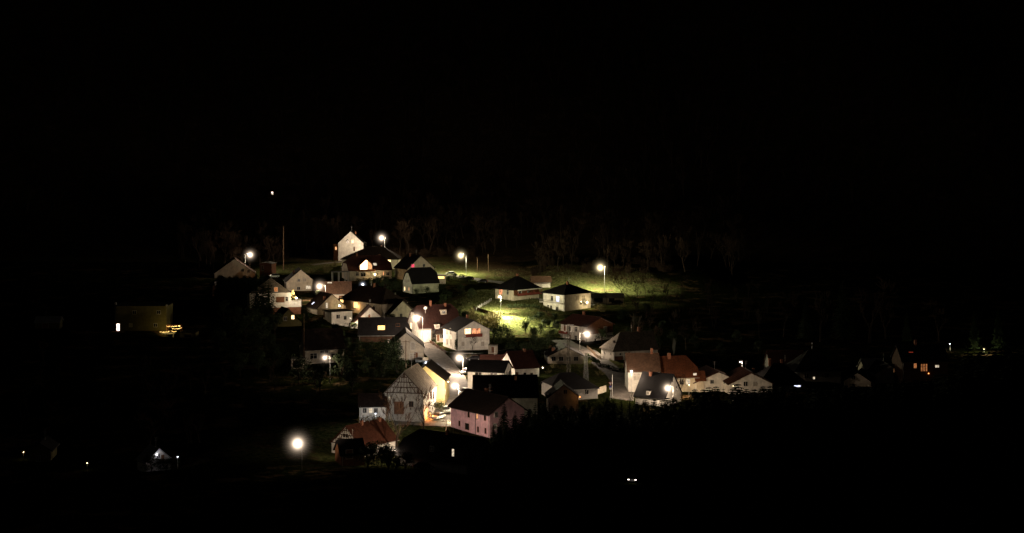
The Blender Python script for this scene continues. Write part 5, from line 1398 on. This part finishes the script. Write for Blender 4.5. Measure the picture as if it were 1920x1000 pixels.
# scrub on the floodlit slope and elsewhere
random.seed(41)
for px, row in [(random.uniform(872, 938), random.uniform(588, 619)) for i in range(48)]+[(random.uniform(1108, 1200), random.uniform(575, 590)) for i in range(4)]+[(random.uniform(575, 640), random.uniform(498, 512)) for i in range(7)]:
    g = G(px, row); k = random.choice((0, 1)); place(sh[k], g.x, g.y, sc=random.uniform(.7, 1.25), label='bare shrub among the scrub on the floodlit slope' if px > 860 and px < 1000 else 'bare shrub on the grass by the shed row' if px > 1000 else 'bare shrub above the cream gabled house', group='bare shrubs on the floodlit slope' if 860 < px < 1000 else 'bare shrubs by the shed row' if px > 1000 else 'bare shrubs at the back left')
for px, row in ((1040, 690), (1055, 693), (1080, 690), (1112, 690), (1125, 704), (920, 690), (862, 655), (790, 655), (880, 672), (1028, 700), (1092, 700)):
    g = G(px, row); place(sh[0], g.x, g.y, sc=random.uniform(.5, .9), label='small bare garden shrub by the road', group='small garden shrubs by the road')

# the wood: trees one can tell apart along its edge
random.seed(51)
n = 0
while n < 230:
    px = random.uniform(330, 1420); d = random.uniform(752, 850)
    if px > 1000 and random.random() < .6: d = random.uniform(672, 760)
    if px < 540 and random.random() < .5: d = random.uniform(712, 760)
    if 640 < px < 700 and d < 790: continue
    x = (px-CX)*d/F
    place(random.choice(bt), x, d, sc=random.uniform(.5, 1.35), label='bare brown tree at the edge of the wood above the village', group=TWN); n += 1
for i in range(16):
    px = random.uniform(380, 520); d = random.uniform(705, 755); place(random.choice(bt), (px-CX)*d/F, d, sc=random.uniform(.6, .95), label='bare brown tree around the back left street lamp', group='bare trees around the back left lamp')

sh2 = [proto('bare_shrub', shrub(2.4, 3.4, 12), 'bark', 'twig', 'bare shrub', 'shrub', 'undergrowth shrubs at the wood edge', 'twigs', 'stem'),
       proto('bare_shrub', shrub(3.0, 2.8, 14, 40), 'bark', 'twig', 'bare shrub', 'shrub', 'undergrowth shrubs at the wood edge', 'twigs', 'stem')]
for i in range(110):
    px = random.choice((random.uniform(420, 640), random.uniform(690, 900), random.uniform(900, 1260), random.uniform(1000, 1250))); d = random.uniform(742, 775) if px < 950 else random.uniform(668, 720)
    place(random.choice(sh2), (px-CX)*d/F, d, sc=random.uniform(.9, 1.7), label='brown bare shrub in the undergrowth at the edge of the wood', group='undergrowth shrubs at the wood edge')
def far_wood():
    """the rest of the hillside wood, one mass"""
    rng = np.random.default_rng(5); parts = []; fcs = []; off = 0
    t_, c_ = bare_tree(13, 1.0, 77, depth=4); kv = np.array(t_.v+c_.v); kf = t_.f+[tuple(i+len(t_.v) for i in f) for f in c_.f]
    f4 = [f if len(f) == 4 else f+(f[-1],) for f in kf if len(f) >= 4]
    f3 = [f for f in kf if len(f) == 3]
    F4 = np.array(f4)
    V = []; Fs = []
    for i in range(1300):
        y = rng.uniform(850, 1330); x = rng.uniform(-.36, .36)*y
        a = rng.uniform(0, 6.28); s = rng.uniform(.7, 1.35); c, q = math.cos(a), math.sin(a)
        v = kv*s; w = np.stack([v[:, 0]*c-v[:, 1]*q+x, v[:, 0]*q+v[:, 1]*c+y, v[:, 2]+gz(x, y)], 1)
        V.append(w); Fs.append(F4+off); off += len(kv)
    me = bpy.data.meshes.new('far_wood'); me.from_pydata(np.concatenate(V).tolist(), [], np.concatenate(Fs).tolist()); me.materials.append(M_['twig'])
    o = bpy.data.objects.new('far_wood', me); col.objects.link(o); tag(o, 'mass of bare wood covering the dark hillside', 'wood', None, 'stuff')
far_wood()

# rough grass on the lawns and the meadow
random.seed(91); gb = MB(); k = 0
while k < 26000:
    if random.random() < .5: x, y = random.uniform(-32, 22), random.uniform(505, 636)
    else: x, y = random.uniform(-8, 92), random.uniform(596, 712)
    if random.random() > LIT_LAWN(x, y): k += 0.2; continue
    k += 1; z = gz(x, y); hh = random.uniform(.12, .42)*(1+.6*math.sin(x*.7)*math.sin(y*.23)); a = random.random()*3.14; c, q = math.cos(a)*.12, math.sin(a)*.12
    lx, ly = random.uniform(-.12, .12), random.uniform(-.12, .12)
    gb.add([(x-c, y-q, z-.03), (x+c, y+q, z-.03), (x+lx, y+ly, z+hh)], [(0, 1, 2)])
o = gb.build('grass', M_['grassblade']); tag(o, 'rough tufted grass on the lit bank and meadow', 'grass', None, 'stuff')

# smoke over the orange-tiled house
m = bpy.data.materials.new('chimney_smoke'); m.use_nodes = True; nt = m.node_tree; nt.nodes.clear()
o = nt.nodes.new('ShaderNodeOutputMaterial'); v = nt.nodes.new('ShaderNodeVolumePrincipled'); v.inputs['Density'].default_value = .12; v.inputs['Color'].default_value = (.8, .78, .75, 1)
nt.links.new(v.outputs['Volume'], o.inputs['Volume'])
q = P(1263, 666, 430)
sm = MB().tube([(0, 0, 0), (.1, 0, .8), (0, 0, 2.0), (.2, 0, 3.4), (.1, 0, 4.6)], [.2, .35, .5, .55, .2], 10).build('smoke', m); sm.location = q
tag(sm, 'thin smoke rising from the chimney of the orange-tiled house', 'smoke')

# ------------------------------------------------------------------ night sky, moonless ambient, camera
w = bpy.data.worlds.new('World'); scn.world = w; w.use_nodes = True; nt = w.node_tree
bg = nt.nodes['Background']; sky = nt.nodes.new('ShaderNodeTexSky'); sky.sky_type = 'NISHITA'; sky.sun_disc = False
sky.sun_elevation = R(4); sky.sun_rotation = R(200)
nt.links.new(sky.outputs['Color'], bg.inputs['Color']); bg.inputs['Strength'].default_value = 0.0013
sl = bpy.data.lights.new('moonlight', 'SUN'); sl.energy = 0.002; sl.angle = R(0.5); sl.color = (1, .95, .9)
so = bpy.data.objects.new('moonlight', sl); col.objects.link(so); so.rotation_euler = (R(70), 0, R(-20)); so.location = (0, 300, 300)

cam = bpy.data.cameras.new('camera'); cam.sensor_width = 36; cam.lens = 36*F/1920; cam.shift_y = (HY-500)/1920
cam.clip_start = 1; cam.clip_end = 6000
co = bpy.data.objects.new('camera', cam); col.objects.link(co); co.location = (0, 0, ZC); co.rotation_euler = (R(90), 0, 0)
scn.camera = co
scn.view_settings.view_transform = 'Standard'; scn.view_settings.look = 'None'; scn.view_settings.exposure = 0
scn.cycles.use_denoising = True
scn.cycles.use_light_tree = True
scn.cycles.max_bounces = 5; scn.cycles.diffuse_bounces = 2; scn.cycles.volume_bounces = 0; scn.cycles.transparent_max_bounces = 12
scn.cycles.volume_step_rate = 0.35
scn.cycles.sample_clamp_indirect = 2.0
scn.cycles.caustics_reflective = False; scn.cycles.caustics_refractive = False
